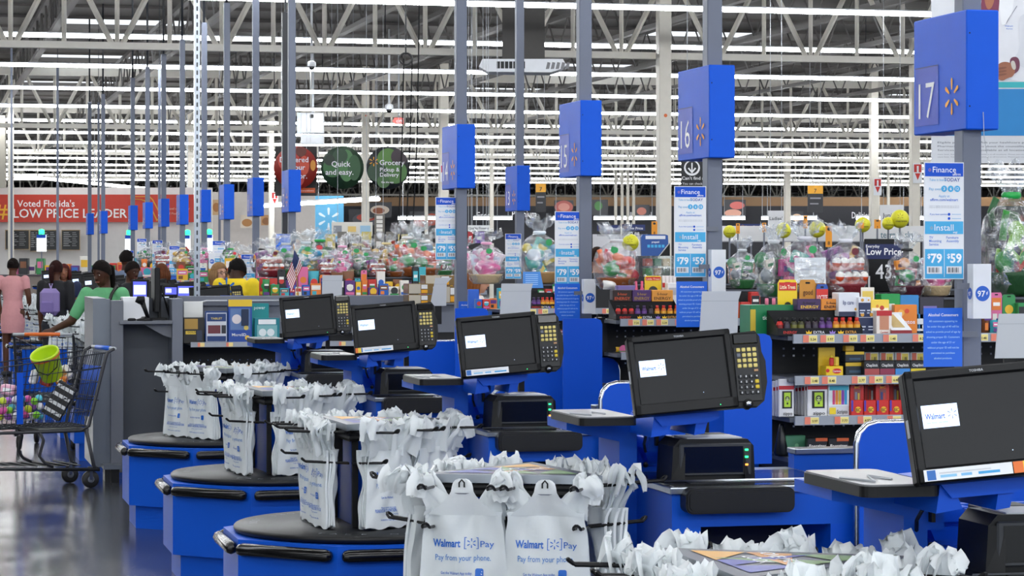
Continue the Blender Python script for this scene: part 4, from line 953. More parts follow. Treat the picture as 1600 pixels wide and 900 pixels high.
basket('silver wrapped treats', 1160, 372, 445, Yc + .45, 'right of the 16 pole', .7)
# ------------------------------------------------------------------ goods on the other racks
CW = {'#c8322a': 'red', '#1f5fb8': 'blue', '#e8b82a': 'yellow', '#2a8a4a': 'green', '#e8e4dc': 'white', '#5a2d7a': 'purple', '#e07a2a': 'orange', '#1d1f24': 'black', '#d86a9a': 'pink', '#3aa8b8': 'teal', '#7a4a2a': 'brown'}
def fill(px0, px1, Y, z, h0, h1, where, seed, wpx=(10, 22), gap=1, kinds=('box', 'pouch', 'hang', 'box')):
    r = random.Random(seed); px = px0; cnt = {}
    while px < px1 - wpx[0]:
        w = r.uniform(*wpx); col = r.choice(list(CW)); k = r.choice(kinds); h = r.uniform(h0, h1); D = Y
        a, b = r.sample([c for c in CW if c != col], 2)
        nm = {'box': 'candy_box', 'pouch': 'snack_pouch', 'hang': 'hanging_pack'}[k]; wd = CW[col] + {'box': ' box', 'pouch': ' pouch', 'hang': ' hanging pack'}[k]
        cnt[wd] = cnt.get(wd, 0) + 1
        dec = [('r', .08, .5, .92, .85, a), ('r', .15, .12, .55, .4, b)] if r.random() < .5 else [('c', .5, .55, .33, a), ('r', .1, .08, .9, .25, b)]
        if r.random() < .5: dec.append(('r', .2, .62, .8, .72, '#f2f0ea'))
        good(nm, '%s %s from left, %s' % (ORD[cnt[wd] - 1], wd, where), {'box': 'box', 'pouch': 'pouch', 'hang': 'pack'}[k], 'goods ' + where, px, px + w, 399 + (EYE - z - h) * F / (Y * .985 + .001), Y + r.uniform(0, .03), z, .05, col, dec, shape=k)
        px += w + gap
RB = 'wide rack right of 15 pole'
Y2 = LANE0 + PITCH * 2 + RY
bottle_row(957, 1058, 498, Y2 + .07, T, ['red', 'red', 'red', 'purple', 'purple', 'dark', 'gold', 'gold', 'gold', 'gold'], 'below the blue tablet board, ' + RB, 'tray below the tablet board')
def g2(name, label, px0, px1, pyt, dy=.07, z=T, depth=.05, col='#ffffff', decor=(), cat='box', **k): return good(name, label + ', ' + RB, cat, 'goods ' + RB, px0, px1, pyt, Y2 + dy, z, depth, col, decor, **k)
for n, (a, b, c_, l, tc) in enumerate(((955, 985, '#2a1512', 'black and red', '#d8582a'), (986, 1015, '#4a2a66', 'purple', '#b08a3a'), (1016, 1049, '#e59a3a', 'orange', '#3a2208'))):
    g2('energy_shot_carton', l + ' energy shot carton', a, b, 453, .16, z=T + .09, depth=.06, col=c_, decor=(('t', '5-hour', .5, .55, .3, tc, .5), ('t', 'ENERGY', .5, .15, .36, tc, .8)))
g2('air_freshener_pack', 'yellow tree-shaped freshener pack', 1007, 1033, 431, .27, z=T + .1, depth=.01, col='#f0cc22', decor=(('r', .05, .8, .95, .95, '#d22a22'), ('t', 'Little Trees', .5, .83, .1, '#fff6d0', .8), ('c', .5, .35, .28, '#2f3430')), shape='hang')
for n in range(4): g2('striped_pack', 'red and white striped stick pack, %s of four' % ORD[n], 1034 + n * 5.5, 1039 + n * 5.5, 431, .28, z=T + .1, depth=.02, col='#f0e8e4', decor=(('r', 0, .1, 1, .3, '#c82a2a'), ('r', 0, .5, 1, .7, '#c82a2a')))
g2('charger_box', 'small white box with a grey band', 1041, 1057, 442, .2, z=T + .06, col='#eceff2', decor=(('r', .1, .5, .9, .8, '#b8bcc4'),))
g2('folded_cloth', 'folded lilac cloth', 963, 994, 446, .27, z=T + .1, col='#7a6aa8', cat='cloth'); g2('white_pouch', 'crumpled white pouch', 942, 966, 438, .4, z=1.471, depth=.08, col='#e8e6e2', shape='pouch', cat='pouch')
for n, px in enumerate((990, 999)):
    p = aty(px + 4, 399, Y2 + .25); MB().lathe([(.012, 0), (.0125, .06), (.007, .085), (.007, .11), (.005, .115)], M('#e0557c', .3), 12).build('pink_bottle', loc=(p.x, Y2 + .25, T + .08), label='small pink bottle, %s of two, ' % ('left', 'right')[n] + RB, cat='bottle', group='small pink bottles')
tb = thing('tablet_board', 'blue slanted prepaid card board with a white strip, ' + RB, 'sign', aty(1024, 400, Y2 + .5)); m = MB(); m.prism([(-.075, 0), (.075, 0), (.07, .11), (.055, .115), (-.07, .115), (-.078, .1)], 0, .02, M('#1a4f9a', .4)); m.prism([(.02, 0), (.08, 0), (.08, .07)], -.003, 0, BLK); m.tube([(.02, -.004, 0), (.078, -.004, .07)], .003, LGR, 4); m.plate(-.055, .09, .055, .108, WHT, -.002)
for k in range(5): m.plate(-.045 + k * .02, .045, -.03 + k * .02, .06, LTB, -.002)
m.text('prepaid', 0, .07, .014, WINK, -.002); m.build('board', tb); MB().box((-.02, .02, 1.0 - tb.location.z), (.02, .03, .05), GRYP).build('stand', tb)
ac = thing('clear_case', 'clear plastic case with green and brown packs, ' + RB, 'display case', aty(1026, 432, Y2 + .42)); m = MB(); m.box((-.085, -.05, 0), (.085, .05, .11), ACRYL); m.build('case', ac); MB().box((-.05, -.03, 1.0 - ac.location.z), (.05, .03, -.001), GRYP).build('stand', ac)
for k in range(6): MB().box((-.07 + (k % 3) * .048, -.03, .005 + .05 * (k // 3)), (-.03 + (k % 3) * .048, .03, .045 + .05 * (k // 3)), M(['#2f7a3a', '#8a6a3a', '#3a4a3a', '#9a3a2a', '#2f6a4a', '#c8b08a'][k], .5), .003).build('pack', ac)
ph = thing('leather_pouch', 'black bag hanging on the blue end board, ' + RB, 'bag', aty(937, 556, Y2 + .25)); m = MB(); m.prism([(-.035, 0), (.03, 0), (.036, .12), (.025, .2), (-.022, .2), (-.034, .12)], -.02, .02, M('#0f0f12', .35), ); m.tube([(-.02, 0, .19), (-.01, -.01, .215), (.012, -.01, .215), (.02, 0, .19)], .005, BLK, 5); m.build('bag', ph); MB().plate(-.018, .03, .005, .15, M('#5a5a62', .4), -.0215).build('clear_pocket', ph)
fill(1140, 1208, Y2 + .2, T, .07, .15, 'to the right of the 16 pole card', 21, (12, 24)); fill(1060, 1100, Y2 + .2, T, .08, .16, 'behind the notice of the 16 pole', 23, (10, 16))
fill(962, 1085, Y2 + .12, S2, .05, .1, 'second shelf, ' + RB, 22, (12, 20)); fill(985, 1085, Y2 + .1, S3, .06, .1, 'third shelf, ' + RB, 24, (12, 20))
RC = 'short rack left of 15 pole'; Y3 = LANE0 + PITCH * 3 + RY
bottle_row(828, 869, 481, Y3 + .07, T, ['purple', 'purple', 'gold', 'gold', 'gold', 'gold'], 'below the blue leaflet, ' + RC, 'tray below the blue leaflet')
fill(742, 830, Y3 + .12, T, .06, .14, RC, 31, (10, 18)); fill(840, 908, Y3 + .25, T + .06, .05, .1, 'at the back, ' + RC, 32, (9, 16)); fill(790, 905, Y3 + .1, S2, .04, .07, 'second shelf, ' + RC, 33, (14, 26)); fill(850, 910, Y3 + .1, S3, .08, .12, 'third shelf, ' + RC, 34, (9, 15))
p = aty(832, 450, Y3 + .1); m = MB(); m.prism([(-.06, .0), (.07, 0), (.05, .1), (-.06, .1)], 0, .004, M('#4a90e0', .4)); [m.plate(-.045, .02 + k * .012, .035, .024 + k * .012, M('#a9d4ff', .5), -.001) for k in range(6)]; m.build('blue_leaflet', loc=p, label='pale blue slanting leaflet below the 13 pole', cat='leaflet')
for n, (a, b, yt, yb, Y, c_, l) in enumerate(((731, 748, 452, 520, 15.6, '#2a62c8', 'navy'), (745, 768, 486, 520, 15.4, '#4a88d8', 'sky blue'))):
    good('leaflet_holder', l + ' leaflet holder standing at the foot of the 14 pole', 'leaflets', None, a, b, yt, Y, EYE - (yb - 399) * Y / F, .03, c_, (('r', .1, .1, .9, .5, '#d8e4f4'),))
# stacked clear boxes of brown cartons right of the counter rail
for n, (a, b, yt, yb) in enumerate(((634, 682, 460, 478), (634, 682, 443, 460), (683, 722, 447, 475), (660, 720, 430, 447))):
    good('clear_carton', 'brown carton in clear box, %s of the stack left of the 14 pole' % ('lowest left one', 'upper left one', 'lower right one', 'topmost one')[n], 'box', 'stacked clear cartons', a, b, yt, 18.7 + .12 * (n > 1), EYE - (yb - 399) * 18.7 / F, .2, '#7a6038', (('r', .02, .04, .4, .96, '#b8b0a0'), ('r', .42, .5, .62, .9, '#dcdcdc'), ('r', .42, .08, .62, .4, '#e0a030'), ('r', .8, .3, .92, .7, '#e4e4e4')), rough=.15)
# ------------------------------------------------------------------ grey service counter where a lane is missing
sc = thing('service_counter', 'grey metal service counter with a top rail and product shelf', 'service counter', (0, 0, 0))
YG = 18.95
xa, xb, xc_, xd, xe, xf = [aty(p_, 399, YG).x for p_ in (145, 172, 192, 268, 285, 745)]
GM = M('#62666f', .4, var=.1, scale=2); GM2 = M('#6a7078', .35, metal=.6, var=.15, scale=3)
m = MB(); m.box((xa, YG - .02, .1), (xb - .03, YG + .9, 1.335), GM2); m.build('end_panel', sc)
m = MB(); m.box((xb, YG - .05, .06), (xc_, YG + .06, 1.32), GM, .004); m.box((xb - .03, YG - .01, .08), (xb, YG + .04, 1.33), GM2); m.build('corner_post', sc)
m = MB(); m.box((xc_, YG + .25, .1), (xd, YG + .28, 1.33), M('#4d525b', .5)); m.box((xc_ - .01, YG + .24, .1), (xc_ + .003, YG + .25, 1.1), BLK); m.build('recessed_panel', sc)
m = MB(); m.box((xc_ - .03, YG - .08, 1.145), (xd, YG + .3, 1.17), GM, .003); m.prism([(xd, 1.145), (xd, 1.04), (xd - .06, 1.06), (xd - .18, 1.13), (xd - .2, 1.145)], YG + .0, YG + .02, GM); m.build('ledge', sc)
m = MB(); m.box((xd, YG - .04, .1), (xe, YG + .3, 1.33), GRYP, .003); m.build('pillar', sc)
m = MB(); m.box((xe, YG + .3, .1), (xf, YG + .33, 1.3), PEG); m.box((xe, YG + .25, 1.27), (xf, YG + .36, 1.345), GRYP, .004); m.box((xe, YG + .28, 1.06), (xf, YG + .295, 1.27), GRYP)
for q in range(0, 90): m.box((xe + .1 + (q % 30) * .06, YG + .297, .7 + (q // 30) * .08), (xe + .106 + (q % 30) * .06, YG + .3, .706 + (q // 30) * .08), M('#5a7ab8', .5))
m.tube([(xe + .1, YG + .2, 1.24), (xe + .12, YG + .2, 1.29), (xe + .2, YG + .2, 1.31), (xe + .9, YG + .2, 1.31)], .008, LGR, 6); m.build('rail_and_pegboard', sc)
m = MB(); m.box((xe + .05, YG - .1, .985), (xf, YG + .3, 1.0), RACKG); m.box((xe + .05, YG - .115, .975), (xf, YG - .1, 1.012), STRIPM)
for q in range(9): m.plate(xe + .1 + q * .21, .978, xe + .15 + q * .21, 1.008, M('#f0d890', .5), YG - .117); m.plate(xe + .1 + q * .21, .978, xe + .118 + q * .21, 1.008, M('#e8836a', .5), YG - .118)
m.build('product_shelf', sc)
m = MB(); m.box((xa + .06, YG - .25, .1), (xb + .06, YG - .0, .13), GM2); m.box((xb - .01, YG - .22, 0), (xb + .05, YG - .16, .1), BLK); m.box((xa + .08, YG - .1, 0), (xa + .12, YG + .1, .1), DGR); m.build('foot', sc)
good('paper_stack', 'white paper stack on the ledge of the grey counter', 'paper', None, 190, 231, 464, YG + .2, 1.17, .2, '#e8eaee')
hs_ = thing('hand_scanner', 'black handheld scanner standing on the grey counter ledge', 'barcode scanner', (aty(226, 399, YG - .02).x, YG - .02, 1.17))
m = MB(); m.lathe([(.06, 0), (.062, .01), (.03, .02), (.02, .03)], BLK, 16); m.build('stand', hs_); m = MB(); m.tube([(.025, 0, .02), (.0, 0, .09), (-.015, 0, .13)], [.014, .016, .02], BLK, 8); m.tube([(-.0, 0, .16), (-.04, 0, .155), (-.055, 0, .13)], [.022, .03, .018], BLK, 8); m.tube([(-.015, 0, .12), (-.02, 0, .16)], .02, BLK, 8); m.build('scan_head', hs_); m = MB(); m.lathe([(.03, 0), (.032, .012), (.02, .02)], BLK, 12, (-.095, -.02, 0)); m.build('charger', hs_)
em = thing('edge_on_monitor', 'black monitor seen edge-on above the grey counter ledge', 'monitor', (aty(243, 399, YG + .22).x, YG + .22, 1.17)); m = MB(); m.box((-.02, -.15, .06), (.02, .15, .39), BLK, .006); m.build('screen', em); m = MB(); m.box((.02, -.02, .0), (.04, .02, .25), BLK); m.box((-.04, -.08, 0), (.08, .08, .015), BLK); m.tube([(.04, -.03, .25), (.07, -.05, .12), (.1, -.04, .02), (.12, -.02, -.1)], .006, BLK, 5); m.tube([(.04, -.02, .2), (.09, -.05, .1), (.11, -.06, -.05)], .005, BLK, 5); m.build('stand', em)
GS = 'on the grey counter shelf'
def gs(name, label, a, b, yt, col, decor, **k): return good(name, label + ' ' + GS, 'box', 'gadget packs ' + GS, a, b, yt, YG + .03, 1.0, .06, col, decor, **k)
gs('watch_pack', 'black and gold pack with a tall white back card', 286, 318, 496, '#1d1a16', (('r', .05, .55, .7, .95, '#a8843a'), ('r', .1, .35, .6, .48, '#d8b83a'), ('t', 'GOLD', .4, .4, .1, '#1d1a16', .4), ('r', .65, .1, .9, .5, '#2a3348')))
good('back_card', 'tall cream card behind the gold pack ' + GS, 'card', None, 287, 317, 471, YG + .12, 1.0, .006, '#dfe0dc')
gs('tablet_box', 'blue and white tablet box', 320, 355, 486, '#20407a', (('r', .05, .05, .95, .95, '#c8ccd4'), ('r', .08, .68, .92, .92, '#1d3a70'), ('r', .12, .3, .68, .56, '#6a2f38'), ('r', .72, .3, .92, .56, '#2a2d33'), ('r', .08, .06, .92, .22, '#1d3a70'), ('t', 'TABLET', .5, .74, .09, '#d8c060', .5)))
gs('earbud_box', 'blue pack with a yellow top', 356, 393, 468, '#23489a', (('r', 0, .84, 1, 1, '#e2bd2a'), ('r', .08, .3, .92, .8, '#5a78a8'), ('c', .35, .55, .2, '#d8d0d0'), ('b', .55, .4, .85, .78, '#22304a', .01), ('c', .75, .35, .1, '#d8c060'), ('t', 'MicroSD', .45, .16, .09, '#e8ecf4', .6), ('c', .8, .12, .1, '#e0b83a')))
gs('teal_pack', 'teal pack of clear glasses', 397, 436, 497, '#127a86', (('r', .15, .75, .85, .95, '#e8ecee'), ('r', .1, .2, .9, .72, '#7ab0b4'), ('c', .32, .42, .15, '#dfe8ea'), ('c', .64, .42, .15, '#dfe8ea'), ('r', .55, 0, 1, .16, '#1a1a1e'))); good('teal_card', 'plain teal card behind the glasses pack ' + GS, 'card', None, 391, 420, 474, YG + .15, 1.0, .006, '#128a8c', (('t', 'power', .5, .85, .12, '#d8f0ee', .6),))
gs('shaver_pack', 'black and blue hanging shaver pack', 550, 582, 483, '#14171d', (('r', .08, .1, .5, .8, '#2a56a8'), ('c', .3, .62, .12, '#a8744a'), ('c', .3, .42, .12, '#a8744a'), ('c', .3, .2, .12, '#b8845a'), ('b', .58, .15, .88, .75, '#1d2430', .01), ('r', .0, -.08, 1, .06, '#2a56c8')), shape='hang')
# small flag
fl = thing('small_flag', 'small striped flag with a starred blue corner on a wooden stick by the 12 pole', 'flag', atd(466, 462, 18.9)); MB().tube([(0, 0, 0), (-.035, 0, .38)], .004, M('#a87a4a', .5), 5).build('stick', fl)
m = MB(); n = 13
for k in range(n):
    vs = []
    for q in range(7):
        u = q / 6; x0 = -.028 - .005 * u
        for e in (k, k + 1):
            v = e / n; X = -.033 + .026 * v * .6 - .1 * u * .55 + .012 * math.sin(3 * u + 2 * v); Z = .345 - .17 * v * .95 - .19 * u * 1.0 + .03 * v; vs.append((X + .035 * v, -.006 - .01 * math.sin(5 * u + 3 * v), Z))
    vs2 = vs; fs = [(2 * q, 2 * q + 2, 2 * q + 3, 2 * q + 1) for q in range(6)]
    red = M('#a8262e', .6) if k % 2 == 0 else M('#e4e0e0', .6)
    for q, f in enumerate(fs): m.add([vs[i] for i in f], [(0, 1, 2, 3)], M('#1f2c5a', .6) if (k < 7 and q < 3) else red)
m.build('cloth', fl)
# ------------------------------------------------------------------ long candy rack behind the grey counter, and the far racks
YL = 20.42
xl, xr = aty(400, 399, YL).x, aty(745, 399, YL).x
lr = make_candy_rack(xr - xl, 'long'); lr.location = (xl, YL, 0); lr['label'] = 'long shelf rack of sweets and gift baskets behind the grey counter'
LRW = 'long rack behind the grey counter'
fill(410, 640, YL + .05, T, .06, .15, 'front row, ' + LRW, 41, (8, 17)); fill(405, 700, YL + .14, T + .001, .12, .24, 'second row, ' + LRW, 42, (8, 18)); fill(655, 745, YL + .05, T, .08, .18, 'right end, ' + LRW, 43, (11, 22))
th = list(THEMES); n = 0
for px, yt, yb, dy, tn in ((422, 372, 425, .2, 'orange-white chocolate eggs'), (447, 365, 425, .3, 'silver wrapped treats'), (478, 362, 420, .35, 'blue and teal toys'), (500, 358, 418, .45, 'green toys'), (512, 390, 432, .2, 'orange-white chocolate eggs'), (535, 370, 425, .35, 'pink and white sweets'), (533, 395, 435, .15, 'pink and white sweets'), (558, 366, 422, .4, 'yellow and brown treats'), (572, 375, 430, .3, 'silver wrapped treats'), (588, 392, 438, .2, 'orange-white chocolate eggs'), (604, 364, 424, .4, 'yellow and brown treats'), (618, 388, 432, .25, 'red sweets'), (637, 352, 430, .3, 'red sweets'), (664, 360, 432, .3, 'red sweets'), (690, 378, 432, .3, 'silver wrapped treats'), (648, 345, 410, .5, 'blue and teal toys'), (725, 372, 430, .3, 'pink and white sweets')):
    n += 1; basket(tn, px, yt, yb, YL + .27 + dy, '%s from left, %s' % (ORD[n - 1], LRW), .9)
for q, i in enumerate((6, 7, 8, 9, 10, 11, 12)):
    Yf = LANE0 + PITCH * i + RY; t = dup(lr, (3.4, Yf, 0), 0, 'shelf rack of sweets by the far poles, %s beyond the grey counter' % ORD[q])
    p0 = pr_ = 800 + F * (3.4 * CT - Yf * ST) / (3.4 * ST + Yf * CT); W_ = '%s far rack past the grey counter' % ORD[q]
    fill(p0 + 3, p0 + 75, Yf + .05, T, .1, .2, W_, 50 + q, (9, 18)); fill(p0 + 3, p0 + 75, Yf + .22, T + .08, .1, .22, 'back row, ' + W_, 60 + q, (9, 18))
    for k in range(3): basket(th[(q * 2 + k) % 9], p0 + 12 + k * 24, 378 + k * 6, 425, Yf + .45, '%s on the %s' % (ORD[k], W_), .9)
fill(1500, 1604, Y1 + .08, T, .07, .13, 'right end of the red lighter rack', 71, (12, 26)); fill(1515, 1604, Y1 + .2, T + .02, .12, .18, 'back row, right end of red lighter rack', 72, (14, 26))
bc = thing('back_counter', 'long low counter of goods under the red banner', 'counter', aty(150, 399, 56), -TH); MB().box((-4.0, .1, 0), (3.2, .9, 1.2), M('#8a7f78', .6)).build('body', bc); MB().box((-4.02, .06, 1.2), (3.22, .95, 1.23), M('#4a4048', .5)).build('top', bc); bc.location.z = 0
def fill_d(px0, px1, D, z, h0, h1, where, seed):
    r = random.Random(seed); px = px0; cnt = {}
    while px < px1:
        w = r.uniform(6, 15); k = D / F; p = atd(px + w / 2, 399, D + r.uniform(0, .3)); col = r.choice(list(CW)); a = r.choice(list(CW)); h = r.uniform(h0, h1); m = MB(); m.box((-w * k / 2, 0, 0), (w * k / 2, .25, h), M(col, .4), .01); m.plate(-w * k * .35, h * .4, w * k * .35, h * .8, M(a, .4), -.003); cnt[col] = cnt.get(col, 0) + 1
        m.build('goods_box', loc=(p.x, p.y, z), rot=-TH, label='%s %s box from left, %s' % (ORD[cnt[col] - 1], CW[col], where), cat='box', group='goods ' + where); px += w + 1
fill_d(18, 320, 56.3, 1.231, .15, .42, 'counter under the red banner', 81)
# ------------------------------------------------------------------ low price sign and apparel area behind the racks
lp = thing('low_price_sign', 'black price sign with a navy band and large white 4.38 behind the egg basket', 'price sign', aty(1381, 456, Y1 + .7)); m = MB(); w = .09; h = .235
m.box((-w, 0, 0), (w, .012, h), BLK, .003); m.plate(-w, h * .62, w * 1.0, h * .9, NAVY, -.001); m.text('Everyday', -.085, h * .835, .018, WINK, -.002, -1, .01); m.text('Low Price', 0, h * .7, .042, WINK, -.002, 0, .02, .165); m.text('438', .02, h * .25, .09, WINK, -.002, 0, .01, .12); m.plate(-.075, .005, -.066, .07, WINK, -.002); m.build('board', lp); MB().box((-.02, .012, 1.0 - lp.location.z), (.02, .024, .1), GRYP).build('stand', lp)
def sheet(name, label, cat, px0, px1, py0, py1, D, col, decor=(), th_=.02, group=None, kind=None, yaw=None, hold=None):
    a = atd((px0 + px1) / 2, py1, D); k = D / F; w = (px1 - px0) * k; h = (py1 - py0) * k; m = MB()
    m.box((-w / 2, 0, 0), (w / 2, th_, h), M(col, .5))
    for q, e in enumerate(decor):
        y = -.002 - q * .0015 * max(1, D / 20)
        if e[0] == 'r': m.plate((e[1] - .5) * w, e[2] * h, (e[3] - .5) * w, e[4] * h, M(e[5], .5), y)
        elif e[0] == 't': m.text(e[1], (e[2] - .5) * w, e[3] * h, e[4] * h, M(e[5], .5), y, 0, .01, e[6] * w if len(e) > 6 else None)
        elif e[0] == 'c': m.disc((e[1] - .5) * w, e[2] * h, e[3] * w, M(e[5], .5), y, e[4] * h, 20)
        elif e[0] == 's': m.spark((e[1] - .5) * w, e[2] * h, e[3] * w, M(e[4], .5), y)
        elif e[0] == 'p': m.poly([((x - .5) * w, z * h) for x, z in e[1]], M(e[2], .5), y)
    o = m.build(name, loc=a, rot=-TH if yaw is None else yaw, label=label, cat=cat, group=group, kind=kind)
    if hold == 'up': c_ = MB(); [c_.tube([(x, th_ / 2, h - .01), (x, th_ / 2, DECK + .02 - a.z)], .0028 * max(1, D / 30), LGR, 4) for x in (-w * .35, w * .35)]; c_.build('hanging_wire', o)
    if hold == 'down': MB().box((-.008, th_, -a.z), (.008, th_ + .014, h * .5), GRYP).build('stand', o)
    return o
D_ = 26
sheet('shelf_header', 'long white shelf header lettered terra behind the baskets', 'sign', 1120, 1452, 353, 378, D_ - .45, '#d8d8da', (('t', 'terra & sky', .85, .25, .6, '#5a7a8a', .16), ('r', .0, .0, 1, .06, '#9a9aa0')), hold='down')
sheet('shelf_header', 'short white shelf header behind the blue tablet board', 'sign', 926, 1012, 366, 400, D_ + 1, '#d2d2d6', (('r', .49, 0, .5, 1, '#a0a0a6'),), hold='down')
ap = thing('apparel_rail', 'clothes rail under the white header behind the baskets', 'clothes rail', atd(1285, 399 + EYE * F / D_, D_), -TH); m = MB(); 
for x in (-1.05, 0, 1.05): m.box((x - .015, .1, 0), (x + .015, .13, 1.85), GRYP)
m.box((-1.08, .1, 1.58), (1.08, .13, 1.61), CHR); m.build('rail', ap)
rr = random.Random(9)
for k in range(22):
    x = -1.02 + k * .097; c_ = ['#1d1d22', '#3a3230', '#b81f2a', '#2a2d33', '#8a6a52', '#d88a6a', '#1a2a4a', '#c8c2b8', '#4a3a5a', '#202226', '#7a1f2a'][(k * 5 + k // 7) % 11]; g = MB(); h = rr.uniform(.5, .75)
    g.prism([(x - .03, 1.0), (x + .03, 1.0), (x + .045, 1.0 + .0), (x + .05, 1.5), (x + .02, 1.57), (x - .02, 1.57), (x - .05, 1.5), (x - .045, 1.0)][1:] if 0 else [(x - .045, 1.57 - h), (x + .045, 1.57 - h), (x + .05, 1.5), (x + .02, 1.575), (x - .02, 1.575), (x - .05, 1.5)], -.18, .28, M(c_, .9, bump=.3)); p_ = ap.matrix_basis.copy()
    o = g.build('hanging_garment', loc=ap.location, rot=-TH, label='%s garment on the clothes rail, %s from the left' % ({'#1d1d22': 'black', '#3a3230': 'dark brown', '#b81f2a': 'bright red', '#2a2d33': 'charcoal', '#8a6a52': 'tan', '#d88a6a': 'peach', '#1a2a4a': 'navy', '#c8c2b8': 'pale', '#4a3a5a': 'plum', '#202226': 'near-black', '#7a1f2a': 'wine red'}[c_], ORD[k]), cat='garment', group='garments on the clothes rail')
for n, (px, py, r_, wh) in enumerate(((985, 379, 12, 'below the short white header'), (1224, 360, 11, 'over the silver basket'), (1277, 358, 12, 'over the paper-label basket'), (1348, 351, 11, 'left of the cream column'), (1388, 349, 9, 'smaller, beside the larger one'), (1406, 342, 13, 'highest of all'), (1140, 362, 9, 'just right of the 16 pole'))):
    D = 25.1; m = MB(); r0 = r_ * 1.12 * D / F; m.ball((0, 0, 0), r0, M('#d8d42a', .35, name='yellow_ball'), 12, (1, 1, 1)); m.spark(-r0 * .1, r0 * .25, r0 * .35, M('#a89a1a', .5), -r0 * .98); m.text('clearance', 0, -r0 * .35, r0 * .35, M('#3a3a1a', .5), -r0 * 1.0, 0, .01, r0 * 1.2)
    MB_ = MB().box((-.008, 0, -atd(px, py, D).z), (.008, .014, -r0 * .9), GRYP)
    o = m.build('yellow_ball', loc=atd(px, py, D), rot=-TH, label='round yellow clearance ball, ' + wh, cat='ball', group='yellow balls over the shelves')
    MB_.build('stand', o)
for n, (a, b, yt, yb, l) in enumerate(((933, 969, 351, 369, 'beside the 15 pole'), (972, 1008, 350, 369, 'with a white 2.88'), (1156, 1192, 349, 364, 'right of the 16 pole'))):
    sheet('shelf_price_sign', 'navy low price shelf sign ' + l, 'price sign', a, b, yt, yb, 27, '#14151c', (('r', 0, .45, 1, .95, '#1d2f6a'), ('t', 'Low Price', .58, .55, .3, '#e8ecf4', .65), ('s', .12, .7, .07, '#e8a020'), ('t', '$2.88' if n == 1 else '', .5, .05, .4, '#f0f0f0', .5)), group='navy price signs', hold='down')
for n, (a, b, yt, yb, l) in enumerate(((1018, 1027, 346, 368, 'near the short white header'), (1150, 1156, 349, 365, 'left of a navy price sign'), (1191, 1197, 348, 363, 'right of a navy price sign'), (1255, 1262, 337, 357, 'by the white clothing signs'), (1290, 1300, 353, 386, 'tall, left of the egg basket'), (1366, 1376, 343, 357, 'left of the highest ball'), (1340, 1350, 348, 357, 'on a yellow ball'), (890, 899, 380, 390, 'beside the 13 pole'))):
    sheet('orange_tag', 'narrow orange shelf tag, ' + l, 'tag', a, b, yt, yb, 25, '#e8971f', (('c', .5, .85, .25, .08, '#2a2a2a'), ('t', '8', .5, .1, .25, '#3a2a10')), .005, group='orange shelf tags', hold='down')
for n, (a, b, yt, yb, t_, l) in enumerate(((1200, 1225, 329, 356, "Ladies'", 'white hanging sign reading Ladies'), (1375, 1412, 320, 356, "Juniors'", 'white hanging sign reading Juniors'), (1112, 1120, 330, 360, '', 'thin white hanging sign behind the 16 pole'))):
    sheet('department_sign', l, 'sign', a, b, yt, yb, 34, '#dcdde0', (('t', t_, .5, .45, .28, '#3a3d42', .8),), .01, hold='up')
for n, (a, b, yt, yb, l) in enumerate(((837, 853, 287, 331, 'between the 13 and 15 boxes'), (1262, 1286, 290, 332, 'right of the 16 box'))):
    sheet('aisle_sign', 'hanging aisle marker, orange over black, ' + l, 'sign', a, b, yt, yb, 48, '#2a2b30', (('r', 0, .7, 1, 1, '#e8a52a'), ('t', '7', .5, .74, .2, '#2a2a2a'), ('r', .15, .5, .85, .56, '#8a8a90'), ('r', .15, .3, .7, .35, '#8a8a90')), .02, hold='up')
sheet('product_finder_sign', 'black hanging sign asking about a product with a white arrow circle', 'sign', 1064, 1130, 250, 294, 21, '#111215', (('c', .26, .72, .19, .28, '#e8e8ea'), ('c', .26, .74, .15, .22, '#111215'), ('r', .245, .55, .275, .9, '#e8e8ea'), ('p', [(.16, .7), (.26, .52), (.36, .7), (.33, .73), (.26, .6), (.19, .73)], '#e8e8ea'), ('t', "Can't find a product?", .5, .3, .16, '#e8e8ea', .96), ('t', 'You can check it right here.', .48, .12, .12, '#c8c8cc', .9)), .01, hold='up')
